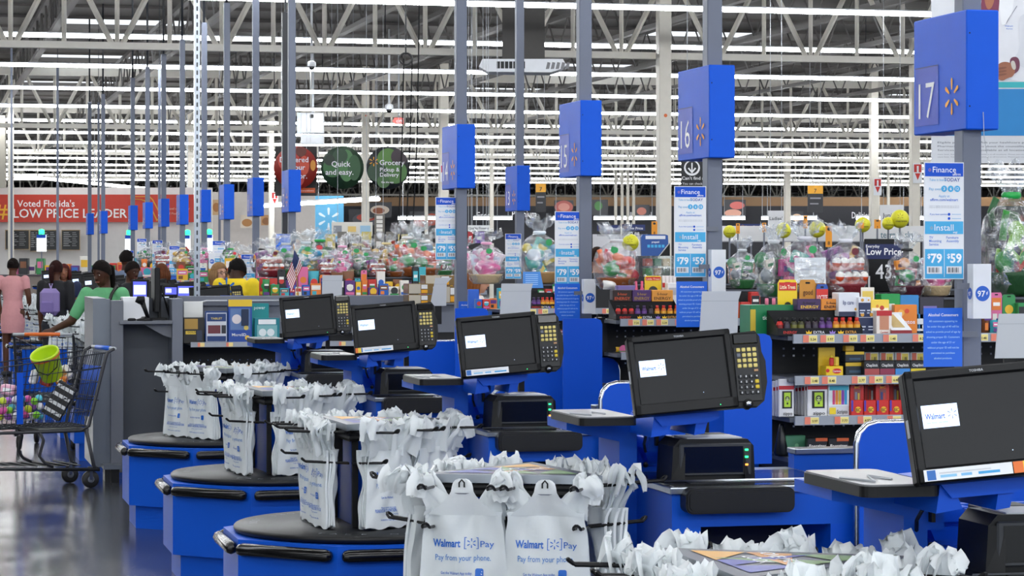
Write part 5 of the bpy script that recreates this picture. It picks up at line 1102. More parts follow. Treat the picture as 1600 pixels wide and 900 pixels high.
# ------------------------------------------------------------------ far walls, banner, hanging signs
def wall_sheet(name, px0, px1, py0, D, mat, zb=0, th_=.15):
    a = atd((px0 + px1) / 2, 399, D); k = D / F; w = (px1 - px0) * k; top = EYE + (399 - py0) * k
    return MB().box((-w / 2, 0, zb), (w / 2, th_, top), mat).build(name, loc=(a.x, a.y, 0), rot=-TH, kind='structure')
wall_sheet('wall_far_food', 480, 1700, 322, 118, M('#25262c', .7)); 
wall_sheet('trim_1', 480, 1700, 308, 118.3, M('#8a6a48', .6), EYE + (399 - 323) * 118 / F)
wall_sheet('wall_bakery', 325, 492, 300, 80, M('#cfc9c4', .7)); wall_sheet('wall_front_left', -60, 331, 293, 62, M('#d6d4d2', .7))
wall_sheet('wall_pale_left', -60, 8, 180, 61, M('#a8a498', .7), 3.26)
sheet('banner', 'long red banner reading Voted Florida\'s LOW PRICE LEADER', 'banner', -40, 303, 304, 347, 61.7, '#c23420', (('t', "Voted Florida's", .326, .56, .34, '#f0eeec', .262), ('t', 'LOW PRICE LEADER', .437, .16, .46, '#f0eeec', .518), ('t', '#1', .137, .16, .75, '#f0b028', .085),
    ('p', [(.71, .94), (.8, .94), (.815, .82), (.83, .6), (.845, .35), (.845, .1), (.83, .04), (.815, .3), (.8, .55), (.785, .72), (.76, .8), (.71, .84)], '#d8a030'), ('p', [(.716, .91), (.797, .91), (.81, .8), (.825, .58), (.84, .34), (.84, .14), (.833, .1), (.82, .32), (.805, .57), (.788, .76), (.762, .83), (.716, .86)], '#c23420'), ('t', 'Based on a survey', .93, .45, .12, '#e8b0a0', .1), ('t', 'of Floridians', .92, .27, .12, '#e8b0a0', .08)), .04)
for n, (a, b) in enumerate(((8, 46), (47, 62), (62, 90), (96, 125))):
    sheet('menu_board', 'black menu board in a tan frame below the banner, %s of four' % ORD[n], 'menu board', a, b, 359, 391 - (n == 0) + (n == 1) * 2, 61.5, '#a08a66', [('r', .03, .03, .97, .96, '#202226')] + [('r', .12, .84 - q * .09, .4 + .08 * (q % 3), .87 - q * .09, '#a8aaac') for q in range(8)] + [('r', .6, .84 - q * .09, .8 + .04 * (q % 3), .87 - q * .09, '#8a8c8e') for q in range(8)], .03, 'menu boards')
for n, (px, yt, w) in enumerate(((65, 365, 14), (202, 366, 12), (327, 365, 10), (293, 366, 8))):
    D = 55; p = atd(px, yt + 28, D); k = D / F; t = thing('lit_lane_light', 'lit white panel with a green lamp on a thin post, %s from the left' % ORD[n], 'lane light', (p.x, p.y, 0), -TH, 'lit lane lights')
    m = MB(); m.box((-w / 2 * k, -.05, p.z), (w / 2 * k, .05, p.z + 26 * k), M('#eef4fb', .4, emit=1.0)); m.box((-w / 2 * k, -.06, p.z + 21 * k), (w / 2 * k, .06, p.z + 26.5 * k), BLUE); m.build('lit_panel', t)
    MB().box((-.01, -.01, 0), (.01, .01, p.z), POST).build('post', t); MB().lathe([(.06, 0), (.06, .09), (.02, .11)], GREENLED, 10, (0, 0, p.z + 27 * k)).build('green_lamp', t)
for n, (a, b, yt, yb, c_, l, dec) in enumerate(((462, 491, 305, 378, '#d2dbe2', 'pale grey wall board right of the 12 pole', ()), (490, 537, 306, 378, '#62b4e0', 'sky blue wall board with a white spark mark', (('s', .5, .5, .38, '#dff0fa'),)), (330, 346, 312, 336, '#c8a47a', 'bread picture left of the 10 box', (('c', .5, .5, .35, .3, '#a86f38'),)), (376, 396, 336, 356, '#d8cbb8', 'loaf picture by the 11 box', (('c', .5, .4, .4, .3, '#b07a40'),)), (408, 424, 336, 352, '#b98a58', 'brown bread picture right of the 11 pole', (('c', .5, .4, .4, .35, '#8a5a30'),)))):
    sheet('wall_board', l, 'wall picture', a, b, yt, yb, 79 if b < 470 else 100, c_, dec)
DW = 117
for n, (a, b, yt, yb, l, dec) in enumerate(((545, 600, 327, 350, 'dark food picture with a bowl of red fruit', (('c', .5, .3, .4, .45, '#4a4a52'), ('c', .5, .45, .28, .25, '#b8402f'), ('c', .62, .5, .08, .14, '#e8d8c8'))), (575, 612, 316, 340, 'dark picture of roast meat on white', (('c', .5, .5, .4, .3, '#c8b8a8'), ('c', .45, .45, .25, .2, '#8a4a2a'))), (640, 690, 330, 362, 'dark picture of red shellfish', (('c', .4, .5, .3, .3, '#b8492a'), ('c', .7, .6, .2, .3, '#a03a22'))), (866, 896, 313, 334, 'round sliced red meat picture left of the 15 finance board', (('c', .5, .5, .48, .48, '#a8524a'), ('c', .5, .5, .3, .3, '#c8867a'))), (925, 950, 312, 336, 'dark picture with a green leaf', (('c', .4, .6, .25, .3, '#3f7a3a'),)), (990, 1015, 320, 340, 'small meat picture left of the cream column', (('c', .5, .5, .3, .3, '#b06a5a'),)), (1132, 1165, 312, 342, 'sausage picture right of the 16 pole', (('c', .6, .7, .35, .2, '#c0605a'), ('c', .4, .3, .4, .2, '#d09a86'))), (1235, 1255, 330, 350, 'pale cheese picture beside the second aisle marker', (('c', .5, .5, .4, .3, '#c8a88a'),)))):
    sheet('food_picture', l + ' on the dark far wall', 'wall picture', a, b, yt, yb, DW - .3 * (n % 2), '#2c2d33', dec)
for n, (px0, px1, py, t_) in enumerate(((978, 1018, 341, 'All Natural'), (1331, 1364, 341, 'Delicious'), (800, 838, 339, 'Premium'), (745, 772, 341, 'Fresh'))):
    a = atd(px0, py, DW); k = DW / F; MB().text(t_, 0, 0, 14 * k, M('#e8e8ea', .5), 0, -1, .012, (px1 - px0) * k).build('wall_lettering', loc=a, rot=-TH, label='white wall lettering reading %s on the dark far wall' % t_, cat='lettering')
k = 112 / F
for n, (a, b) in enumerate(((622, 697), (740, 800), (864, 911), (928, 1029), (1128, 1164), (1190, 1200), (1226, 1276), (1338, 1420), (1438, 1453))):
    p = atd((a + b) / 2, 341, 112); w = (b - a) * k / 2; t = thing('case_light', 'short bright lamp low along the dark far wall, %s from the left' % ORD[n], 'lamp', p, -TH, 'lamps along the far wall'); MB().box((-w, -.06, -.06), (w, .06, .06), LAMP).build('tube', t); MB().box((-w, -.08, .06), (w, .08, .12), WHT).build('housing', t); m = MB(); [m.tube([(s_ * w * .8, 0, .1), (s_ * w * .8, 0, 3)], .015, LGR, 4) for s_ in (-1, 1)]; m.build('hanger', t)
a = atd(411, 322, 76); b = atd(592, 311, 70); t = thing('produce_light', 'slanting bright lamp run below the round signs', 'lamp', a); d_ = b - a; m = MB(); m.tube([(0, 0, 0), d_], .05, LAMP, 6); m.build('tube', t); MB().tube([(0, 0, .07), d_ + Vector((0, 0, .07))], .03, WHT, 6).build('housing', t); m = MB(); [m.tube([d_ * q, d_ * q + Vector((0, 0, 2.4))], .012, LGR, 4) for q in (.1, .5, .9)]; m.build('hanger', t)
a = atd(330, 305, 68); b = atd(-20, 270, 74); t = thing('produce_light', 'slanting bright lamp run above the red banner', 'lamp', a); d_ = b - a; MB().tube([(0, 0, 0), d_], .045, LAMP, 6).build('tube', t); m = MB(); [m.tube([d_ * q, d_ * q + Vector((0, 0, 2.2))], .012, LGR, 4) for q in (.1, .5, .9)]; m.build('hanger', t)
# round hanging signs
D = 44; k = D / F
def round_sign(px, py, r, label, blobs, texts, back=None):
    p = atd(px, py, D); t = thing('round_sign', label, 'hanging sign', p, -TH, 'round hanging produce signs'); m = MB(); R0 = r * k
    m.m = Matrix.Rotation(R(90), 4, 'X'); m.lathe([(R0, -.012), (R0, .012)], M(blobs[0][3], .45), 40); m.m = Matrix()
    for q, (x, z, rr_, c_) in enumerate(blobs[1:]): 
        pts = []
        for a_ in range(24):
            an = 6.283 * a_ / 24; X = x + rr_ * math.cos(an) * (.5 if len(texts) < 4 and q % 2 else 1); Z = z + rr_ * math.sin(an); L = math.hypot(X, Z)
            if L > .98: X, Z = X * .98 / L, Z * .98 / L
            pts.append((X * R0, Z * R0))
        m.poly(pts, M(c_, .45), -.014 - .002 * q)
    for s_, x, z, sz in texts: m.text(s_, x * R0, z * R0, sz * R0, WINK, -.04, -1, .012)
    if 'Grocery' in texts[0][0]: m.spark(-.65 * R0, .28 * R0, .22 * R0, YEL, -.04)
    m.build('disc', t); c_ = MB()
    for s_ in (-.5, .5): c_.tube([(s_ * R0, 0, R0 * .85), (s_ * R0, 0, DECK + .02 - p.z)], .004, LGR, 4)
    c_.build('cable', t); return t
round_sign(462, 262, 34, 'round hanging sign with a red tomato picture on a black square', [(0, 0, 1, '#8f241c'), (-.3, .3, .5, '#c23a28'), (.4, .1, .45, '#d04a2a'), (.0, -.5, .4, '#b83422'), (.8, .1, .25, '#d8902a'), (.25, .75, .25, '#6a2a1a')], (('Delivered', -.72, .25, .34), ('to your', -.6, -.1, .34), ('door.', -.2, -.5, .34)))
sheet('sign_back_panel', 'black square panel with an orange foot strip behind the round tomato sign', 'sign', 430, 495, 229, 306, 44.3, '#1b1718', (('r', .55, .06, .96, .16, '#e0642a'), ('t', 'grocerydelivery', .75, .09, .05, '#f8e0d0', .36)), hold='up')
round_sign(535, 262, 33.5, 'round hanging sign reading Quick and easy over green leaves', [(0, 0, 1, '#1f3a26'), (-.45, .0, .45, '#2f6a34'), (.2, .1, .75, '#4a8048'), (-.1, .55, .35, '#244a2c'), (.55, .0, .6, '#2a5a30'), (-.6, .35, .25, '#1a3020')], (('Quick', -.5, .05, .36), ('and easy.', -.78, -.33, .36)))
round_sign(606, 262, 33.5, 'round hanging sign reading Grocery Pickup and Delivery', [(0, 0, 1, '#22262a'), (.0, .4, .5, '#5a8a3a'), (.35, -.2, .55, '#4a7a38'), (-.5, -.2, .45, '#2a4a30'), (.55, .5, .4, '#3a2a34'), (-.2, -.65, .3, '#3f6a34')], (('Grocery', -.38, .12, .34), ('Pickup &', -.36, -.18, .26), ('Delivery', -.36, -.42, .26), ('Get the app', -.3, -.72, .12)))
# poster at the right
pp = thing('pharmacy_poster', 'big hanging poster of a person in a white coat behind the 17 box', 'poster', atd(1530, 255, 19), -TH); k = 19 / F
def P_(px, py): return ((px - 1530) * k, (255 - py) * k)
m = MB(); a = P_(1455, 255); b = P_(1760, -60); m.box((a[0], 0, a[1]), (b[0], .01, b[1]), M('#d4d7dc', .5))
def pol(pts, c_, y):
    if len(pts) != 4 or y < -.0045:
        for _ in range(3): pts = [q for a_, b_ in zip(pts, pts[1:] + pts[:1]) for q in ((a_[0] * .75 + b_[0] * .25, a_[1] * .75 + b_[1] * .25), (a_[0] * .25 + b_[0] * .75, a_[1] * .25 + b_[1] * .75))]
    m.poly([P_(*q) for q in pts], M(c_, .5), y)
pol([(1455, 212), (1760, 212), (1760, 139), (1455, 139)], '#0a7fc4', -.002); pol([(1455, 137), (1760, 137), (1760, 128), (1455, 128)], '#2fb0b8', -.002)
pol([(1545, 20), (1532, -60), (1640, -60), (1650, 128), (1562, 128), (1558, 60)], '#e2e4ea', -.003); pol([(1532, 20), (1560, 20), (1562, -5), (1535, -20)], '#7a2f4a', -.004); pol([(1540, 18), (1553, 10), (1556, -30), (1535, -30)], '#a8684c', -.005); pol([(1562, 35), (1570, 42), (1586, 12), (1580, -60), (1560, -60)], '#eef0f4', -.005); pol([(1570, 42), (1574, 30), (1590, 10), (1588, 8)], '#8a8f9a', -.006)
pol([(1590, 30), (1600, 20), (1640, 20), (1640, 110), (1598, 108), (1582, 92), (1594, 78)], '#d6d9e0', -.005); pol([(1576, 90), (1592, 88), (1594, 108), (1584, 117), (1580, 112)], '#6a2f48', -.006); pol([(1555, 104), (1566, 96), (1580, 98), (1587, 108), (1583, 120), (1574, 122), (1566, 127), (1556, 122)], '#9a5f44', -.007); [pol([(1557, 106 + q * 5), (1572, 104 + q * 5), (1573, 107 + q * 5), (1557, 110 + q * 5)], '#7f4a34', -.0075) for q in range(3)]
pol([(1578, 96), (1585, 94), (1588, 108), (1582, 110)], '#c8c2b8', -.008)
m.text('Walmart', *P_(1576, 42), 3.5 * k, INK, -.009, 0, .01); m.text('Pharmacy', *P_(1577, 46), 2.6 * k, INK, -.009)
for q, s_ in enumerate(('Eligible patients only. Ask your healthcare pharmacist', 'Pharmacists can tell you about the counseling program', 'Services may not be available at all locations, due to')): m.text(s_, *P_(1465, 224 + q * 6), 4.2 * k, M('#5a606c', .5), -.002, -1, 0, 165 * k)
for q in range(2): m.text('state laws. Some items may not be available at all locations. Please see store for details.', *P_(1465, 242 + q * 4), 2.4 * k, M('#7a7f8a', .5), -.002, -1, 0, 160 * k)
m.build('printed_sheet', pp); c_ = MB(); [c_.tube([(x, 0, 1.4), (x, 0, 3.0)], .005, LGR, 4) for x in (-.3, .9)]; c_.build('cable', pp)
# dome cameras, exit sign, speaker box, air diffuser
for n, (px, py, D, l) in enumerate(((487, 103, 38, 'white dome camera under the first girder, left of the middle'), (608, 170, 52, 'small white dome camera above the round signs'))):
    p = atd(px, py, D); t = thing('dome_camera', l, 'security camera', p); r0 = 6.5 * D / F; MB().lathe([(r0 * .5, r0 * 1.2), (r0, r0 * .9), (r0 * 1.05, 0), (r0 * .9, -r0 * .2)][::-1], WHT, 16).build('housing', t); MB().lathe([(.002, -r0 * 1.0), (r0 * .5, -r0 * .85), (r0 * .85, -r0 * .2)], BLKG, 14).build('dome', t); MB().tube([(0, 0, r0), (0, 0, DECK + .02 - p.z)], r0 * .28, WHT, 8).build('stem', t)
for n, (a, b, yt, yb, Dx) in enumerate(((616, 631, 184, 194, 58),)):
    p = atd(623, 194, Dx); k = Dx / F; t = thing('exit_sign', 'small lit red exit arrow sign above the round signs', 'exit sign', p, -TH); w = 7.2 * k; h = 10 * k; m = MB(); m.box((-w, 0, 0), (w, .05, h), M('#d6403a', .4, emit=1.2)); m.poly([(-w, h * .2), (-w * 1.35, h * .5), (-w, h * .8)], M('#d6403a', .4, emit=1.2)); m.text('EXIT', .02, h * .25, h * .55, WINK, -.003, 0, .02, w * 1.3); m.build('panel', t); MB().tube([(0, .02, h), (0, .02, DECK + .02 - p.z)], .02, LGR, 5).build('stem', t)
p = atd(488, 225, 57); k = 57 / F; t = thing('speaker_box', 'tall white box with a black eye hanging above the round signs', 'speaker', p, -TH); m = MB(); m.box((-18 * k, 0, 0), (17 * k, .3, 15 * k), LGR); m.box((-18 * k, 0, 17 * k), (17 * k, .3, 49 * k), LGR, .01); m.box((-24 * k, .02, 17 * k), (-18 * k, .3, 49 * k), M('#b8c4d2', .5)); m.build('case', t); m = MB(); m.poly(rrect(6 * k, 6 * k, 1.5 * k, 3, -1 * k, 43.5 * k), BLK, -.003); m.build('lens', t); MB().tube([(0, .15, 49 * k), (0, .15, DECK + .02 - p.z)], .03, LGR, 5).build('stem', t)
k = 36 / F; p = atd(818, 112, 36); t = thing('air_diffuser', 'wide white ceiling air diffuser with slotted ends, beside the 14 and 15 poles', 'air vent', p, -TH); m = MB(); W2 = 56 * k; hh = 20 * k
m.prism([(-W2, -0.0), (W2 * .75, -.01), (W2, .03), (W2 * 1.2, hh * .5), (W2 * 1.1, hh), (-W2 * 1.15, hh), (-W2 * 1.25, hh * .4)], 0, .6, WHT); m.build('housing', t)
m = MB(); [m.plate(-W2 * .75 + q * 6.5 * k, 5 * k, -W2 * .75 + (q * 6.5 + 5.2) * k, 16 * k, BLK, -.004) for q in range(7)]; m.build('front_grille', t); m = MB()
for q in range(5): m.add([(W2 * .62 + q * 8.5 * k * .9, -.004, 4 * k), (W2 * .62 + (q * 8.5 + 6) * k * .9, -.004, 4.5 * k), (W2 * .62 + (q * 8.5 + 8) * k * .9, -.004, 14 * k), (W2 * .62 + (q * 8.5 + 3) * k * .9, -.004, 15 * k)], [(0, 1, 2, 3)], M('#7a7a7e', .5))
m.build('side_grille', t); MB().box((-.3, .1, hh), (.3, .5, DECK - p.z - .1), M('#4a4846', .7)).build('duct', t)
k = 30 / F; p = atd(634, 92, 30); t = thing('cable_loop', 'black power cables hanging from a coil under the first girder', 'cables', p, -TH); m = MB(); m.tube([(10 * k * math.cos(6.28 * q / 16) , 0, 10 * k * math.sin(6.28 * q / 16) * .9) for q in range(16)], .012, BLK, 5, True); m.tube([(0, 0, .05), (0, 0, DECK + .02 - p.z)], .01, BLK, 5)
for a, b in ((-3, -8), (10, 4), (22, 14)): m.tube([(a * k, 0, 0 if a < 12 else 1.0), (a * k - (a - b) * .5 * k, 0, -.9), (b * k - 3 * k, 0, -2.0)], .008, BLK, 5)
m.tube([(-6 * k, 0, -1.9), (-9 * k, 0, -2.15), (-9 * k, 0, -3.35)], .012, BLK, 5); m.box((-13 * k, -.02, -3.7), (-7 * k, .02, -3.4), BLK, .006); m.build('cable', t)
p = atd(560, 352, 40)
sheet('display_board', 'long pale display board over the basket rack', 'sign', 518, 582, 347, 369, 40, '#d9d6cc', (('r', .05, .2, .25, .75, '#8a8f96'), ('r', .4, .3, .6, .7, '#e0c070'), ('r', .7, .2, .95, .75, '#9ac0d8')), hold='up'); sheet('display_board', 'dark tilted board with white shapes right of the pale board', 'sign', 585, 601, 335, 365, 40, '#6f6a62', [('r', .2, .1 + q * .22, .8, .27 + q * .22, '#e0dcd4') for q in range(4)], hold='up')
for n in range(9):
    a = 508 + n * 19; sheet('gift_card_box', 'grey taupe boxed set with a white label, %s along the shelf above the baskets' % ORD[n], 'box', a, a + 15, 366 - (n % 2) * 4, 394, 33.4, '#77746c' if n % 3 else '#c8b86a', (('r', .25, .3, .75, .6, '#dedad2'),), .12, 'boxed sets above the baskets')
sheet('shelf_board', 'pale shelf fixture under the taupe boxed sets', 'shelf', 500, 690, 394, 399, 33.4, '#b8b4aa', (), .5, hold='down')
sheet('flower_sign', 'small white sign reading Quality Flowers right of the 14 pole', 'sign', 731, 765, 352, 361, 34, '#e2e4e4', (('t', 'Quality Flowers', .5, .3, .6, '#4a4d52', .92),), .01, hold='up')
for n, (a, b, c_) in enumerate(((731, 739, '#a82a30'), (742, 757, '#6a4a9a'), (760, 780, '#1d1e22'))): sheet('flower_card', ('red', 'violet', 'black')[n] + ' card below the Quality Flowers sign', 'card', a, b, 362, 380, 34, c_, (('r', .2, .3, .7, .6, '#d8d4d0'),), .01, hold='up')
# ------------------------------------------------------------------ shopping carts
WIRE = M('#3a3d44', .4, metal=.7); CARTF = M('#2d2f35', .45)
def make_cart(name, label, hcol):
    """x 0 (handle) to 1 (nose), y 0..0.5, z up"""
    t = thing('shopping_cart', label, 'shopping cart', (0, 0, 0), 0, 'wire shopping carts')
    m = MB(); L = 1.0; Wd = .5
    def pt(u, v, s_): return Vector((.0 + .13 * (1 - v) * (1) + u * (L - .13 * (1 - v)), s_ * (Wd - .04 * (1 - v)) + (.02 * (1 - v) if s_ == 0 else 0), .44 + v * (.52 - .12 * u)))
    for s_ in (0, 1):
        for q in range(0, 6): m.tube([pt(0, q / 5, s_), pt(1, q / 5, s_)], .0045 if q in (0, 5) else .0028, WIRE, 4)
        for q in range(0, 27): m.tube([pt(q / 26, 0, s_), pt(q / 26, 1, s_)], .0024, WIRE, 4)
    for u in (0, 1):
        for q in range(6): m.tube([pt(u, q / 5, 0), pt(u, q / 5, 1)], .0028, WIRE, 4)
        for q in range(12):
            a = pt(u, 0, 0).lerp(pt(u, 0, 1), q / 11); b = pt(u, 1, 0).lerp(pt(u, 1, 1), q / 11); m.tube([a, b], .0024, WIRE, 4)
    for q in range(16): a = pt(q / 15, 0, 0); b = pt(q / 15, 0, 1); m.tube([a, b], .0026, WIRE, 4)
    for q in range(7): a = pt(0, 0, 0).lerp(pt(0, 0, 1), q / 6); b = pt(1, 0, 0).lerp(pt(1, 0, 1), q / 6); m.tube([a, b], .003, WIRE, 4)
    m.build('basket', t)
    f = MB()
    for s_ in (0, .5): 
        f.tube([(-.05, s_, .985), (.0, s_, .96), (.02, s_, .9), (.14, s_, .44), (.2, s_, .41), (.95, s_ , .41)], .012, CARTF, 6); f.tube([(.16, s_, .42), (.1, s_, .15), (.06, s_, .13), (1.0, s_, .17)], .014, CARTF, 6); f.tube([(.5, s_, .41), (.47, s_, .35), (.5, s_, .24), (.46, s_, .19), (.4, s_, .16)], .012, CARTF, 6); f.tube([(.9, s_, .41), (.86, s_, .36), (.84, s_, .24), (.86, s_, .18), (.95, s_, .16)], .012, CARTF, 6)
    for q in range(9): x = .2 + q * .08; f.tube([(x, 0, .165), (x + .04, .5, .165)], .005, CARTF, 5)
    f.box((.14, 0, .40), (.5, .5, .425), CARTF); f.build('frame', t)
    h = MB(); h.tube([(-.055, 0, .985), (-.055, .5, .985)], .013, LGR, 8); h.tube([(-.055, .1, .985), (-.055, .4, .985)], .0165, hcol, 10); h.build('handle', t)
    s = MB(); s.add([(.1, .06, .5), (.1, .44, .5), (.03, .44, .86), (.03, .06, .86)], [(0, 1, 2, 3)], BLUE2); s.tube([(.05, .05, .62), (.3, .05, .64), (.32, .45, .64), (.05, .45, .62)], .004, WIRE, 4); s.tube([(.02, .05, .85), (.28, .05, .82), (.28, .45, .82)], .004, WIRE, 4); s.build('child_seat', t)
    MB().box((.62, -.012, .47), (.665, -.004, .83), BLUE).build('side_plate', t)
    for x in (.12, .92):
        for y in (.02, .48):
            w = MB(); w.m = Matrix.Translation((x, y, .062)) @ Matrix.Rotation(R(90), 4, 'X'); w.lathe([(.02, -.016), (.058, -.016), (.062, -.01), (.062, .01), (.058, .016), (.02, .016)], M('#141417', .5), 16); w.lathe([(.001, -.018), (.025, -.018), (.025, .018), (.001, .018)], GRYP, 10); w.m = Matrix()
            for s_ in (-.02, .02): w.box((x - .012, y + s_ - .003, .06), (x + .012, y + s_ + .003, .15), STEEL)
            w.build('wheel', t)
    return t
Dc = 18.2; a = atd(168, 540, Dc)
cart1 = make_cart('c', 'loaded wire shopping cart with a blue handle at the left edge', M('#2a62d0', .4)); cart1.location = (a.x, a.y, 0); cart1.rotation_euler = (0, 0, R(208) - TH); cart1.scale = (1, -1, 1)
cm_ = Matrix.Translation(cart1.location) @ Matrix.Rotation(R(208) - TH, 4, 'Z') @ Matrix.Diagonal((1, -1, 1, 1))
a2 = atd(22, 505, 21.6); cart2 = dup(cart1, (a2.x, a2.y, 0), (0, 0, R(90) - TH), 'empty wire shopping cart with an orange handle behind the loaded one'); cart2.scale = (1, -1, 1)
for ch in cart2.children:
    if ch.name.startswith('handle'): ch.data = ch.data.copy(); ch.data.materials[1] = M('#e0702a', .4)
def incart(mb, name, label, cat, pos, rot=(0, 0, 0), group=None):
    p = cm_ @ Vector(pos); return mb.build(name, loc=p, rot=(rot[0], rot[1], rot[2] - TH), label=label, cat=cat, group=group)
pl = thing('green_pail', 'lime green toy pail tilted on the cart seat', 'pail', cm_ @ Vector((.33, .22, .78)), (R(0), R(-18), -TH)); m = MB(); m.lathe([(.075, 0), (.078, .005), (.1, .19), (.105, .195), (.105, .21), (.096, .21), (.094, .19), (.074, .012), (.001, .012)], M('#b8d81f', .4, var=.1), 28); m.build('bucket', pl); m = MB(); m.lathe([(.106, .182), (.1075, .184), (.1075, .19), (.106, .192)], M('#d8582a', .4), 28, cap=False); m.build('orange_rim', pl); m = MB(); m.tube([(-.1, 0, .19), (-.07, -.09, .12), (0, -.12, .09), (.07, -.09, .12), (.1, 0, .19)], .004, BLK, 5); m.build('handle', pl)
pl.rotation_euler = (R(28), R(-14), -TH)
m = MB(); m.box((-.07, -.03, -.13), (.07, .03, .13), M('#15161a', .5), .003)
for q in range(4): m.plate(-.065, -.1 + q * .062, .065, -.075 + q * .062, M('#d8dadd', .5), -.0315)
incart(m, 'striped_box', 'black box with white dashed stripes leaning in the cart', 'box', (.32, .1, .62), (0, R(30), 0))
re_ = random.Random(3)
for n in range(34):
    c_ = ['#5ac0d8', '#8ad83a', '#e05aa8', '#3a9ad0', '#e8e6f0', '#b06ad0', '#c8d83a', '#e8a0c0'][n % 8]; m = MB(); m.ball((0, 0, 0), .026, M(c_, .3), 6, (1, 1, 1.3)); row = n // 12
    incart(m, 'plastic_egg', 'shiny %s plastic egg in the loaded cart' % ['sky-blue', 'lime', 'magenta', 'blue', 'white', 'purple', 'yellow-green', 'pink'][n % 8], 'plastic egg', (.46 + (n % 12) * .045 + re_.uniform(-.01, .01), .08 + re_.uniform(0, .1), .51 + row * .06 + re_.uniform(-.01, .02)), (re_.uniform(0, 3), re_.uniform(0, 3), 0), 'plastic eggs in the loaded cart')
for n, (x, y, z, c_, w, h, ry, l) in enumerate(((.62, .3, .5, '#2a2d5a', .12, .05, 4, 'dark blue flat box low in the cart'), (.52, .2, .48, '#e6e4e8', .1, .05, -8, 'white striped flat box low in the cart'), (.25, .3, .5, '#c8a82a', .05, .14, 14, 'mustard soft pack by the seat in the cart'), (.36, .3, .72, '#c8402a', .08, .09, 20, 'red snack pack beneath the pail'), (.2, .3, .76, '#e4dfd6', .1, .1, -30, 'white paper bag beside the pail'), (.47, .25, .74, '#e8e8ea', .05, .1, 15, 'small white bag left of the pail'), (.8, .2, .52, '#a8d8e8', .09, .16, 0, 'pale blue bag at the cart nose'), (.28, .2, .73, '#e8862a', .07, .06, 10, 'orange snack pack beneath the pail'), (.62, .35, .66, '#e8b0c8', .1, .07, 8, 'pink and white bag on top of the eggs'))):
    m = MB(); m.box((-w / 2, -.06, 0), (w / 2, .06, h), M(c_, .4), .012); m.plate(-w * .3, h * .3, w * .3, h * .7, M(['#e8e0d0', '#3a3a9a', '#7a5a1a', '#f0c02a', '#b88a5a', '#c8ccd0', '#e8f4f8', '#f4e0b0', '#ffffff'][n], .4), -.061); incart(m, 'grocery_pack', l, 'groceries', (x, y, z), (0, R(ry), 0), 'packs in the loaded cart')
# ------------------------------------------------------------------ lit displays at the far tills
for n, (a, b, yt, yb, l) in enumerate(((208, 229, 440, 467, 'bright blue and white till screen right of the woman in green'), (278, 309, 447, 462, 'blue lit till screen left of the people in the middle'), (258, 276, 449, 460, 'small pale lit till screen'), (616, 634, 452, 459, 'small dark blue till screen by the clear cartons'))):
    D = 21.5 if n else 23; p = atd((a + b) / 2, yb, D); k = D / F; t = thing('till_screen', l, 'monitor', p, -TH, None); w = (b - a) * k / 2; h = (yb - yt) * k; MB().box((-w - .02, 0, -.02), (w + .02, .04, h + .02), BLK, .004).build('frame', t); m = MB(); m.plate(-w, 0, w, h, M('#4a50c8', .4, emit=.8), -.002); m.plate(-w * .9, h * .25, w * (.1 if n else .9), h * .8, M('#c8d4f4', .4, emit=.8), -.004); m.build('screen', t); MB().box((-.02, .03, -.6), (.02, .06, 0), BLK).build('stand', t)
# ------------------------------------------------------------------ people
def remesh(mb, name, vox, parent=None, smooth=6, **k):
    o = mb.build(name + '_raw'); md = o.modifiers.new('r', 'REMESH'); md.mode = 'VOXEL'; md.voxel_size = vox
    s = o.modifiers.new('s', 'SMOOTH'); s.iterations = smooth; s.factor = .5
    bpy.context.view_layer.update(); dg = bpy.context.evaluated_depsgraph_get(); me = bpy.data.meshes.new_from_object(o.evaluated_get(dg)); old = o.data
    bpy.data.objects.remove(o); bpy.data.meshes.remove(old)
    me.materials.clear(); me.materials.append(mb.mats[0]); me.name = name
    for p in me.polygons: p.use_smooth = True; p.material_index = 0
    ob = bpy.data.objects.new(name, me); COL.objects.link(ob); ob.parent = parent; tag(ob, **k); return ob
def limb(mb, pts, rs, mat):
    for i in range(len(pts) - 1):
        a, b = Vector(pts[i]), Vector(pts[i + 1]); n = 4
        mb.tube([a.lerp(b, q / n) for q in range(n + 1)], [rs[i] + (rs[i + 1] - rs[i]) * q / n for q in range(n + 1)], mat, 10); mb.ball(a, rs[i], mat, 6); mb.ball(b, rs[i + 1], mat, 6)
def hand(mb, w, d, mat, side):
    """w wrist, d direction towards the finger tips"""
    w = Vector(w); d = Vector(d).normalized(); s_ = d.cross(Vector((0, 1, 0))); s_ = s_.normalized() if s_.length > .2 else Vector((1, 0, 0)); n = s_.cross(d)
    for q in (-1.5, -.5, .5, 1.5): limb(mb, [w, w + d * .085 + s_ * q * .019], [.02, .013], mat)
    for q, L in zip((-1.5, -.5, .5, 1.5), (.062, .075, .07, .055)):
        a = w + d * .085 + s_ * q * .02; b = a + d * L * .5 + n * .008; c_ = b + d * L * .35 + n * .025; limb(mb, [a, b, c_], [.0095, .0088, .0075], mat)
    a = w + d * .03 + s_ * side * .03; limb(mb, [w + d * .015, a, a + d * .03 + s_ * side * .025, a + d * .06 + s_ * side * .03 + n * .01], [.018, .014, .011, .009], mat)
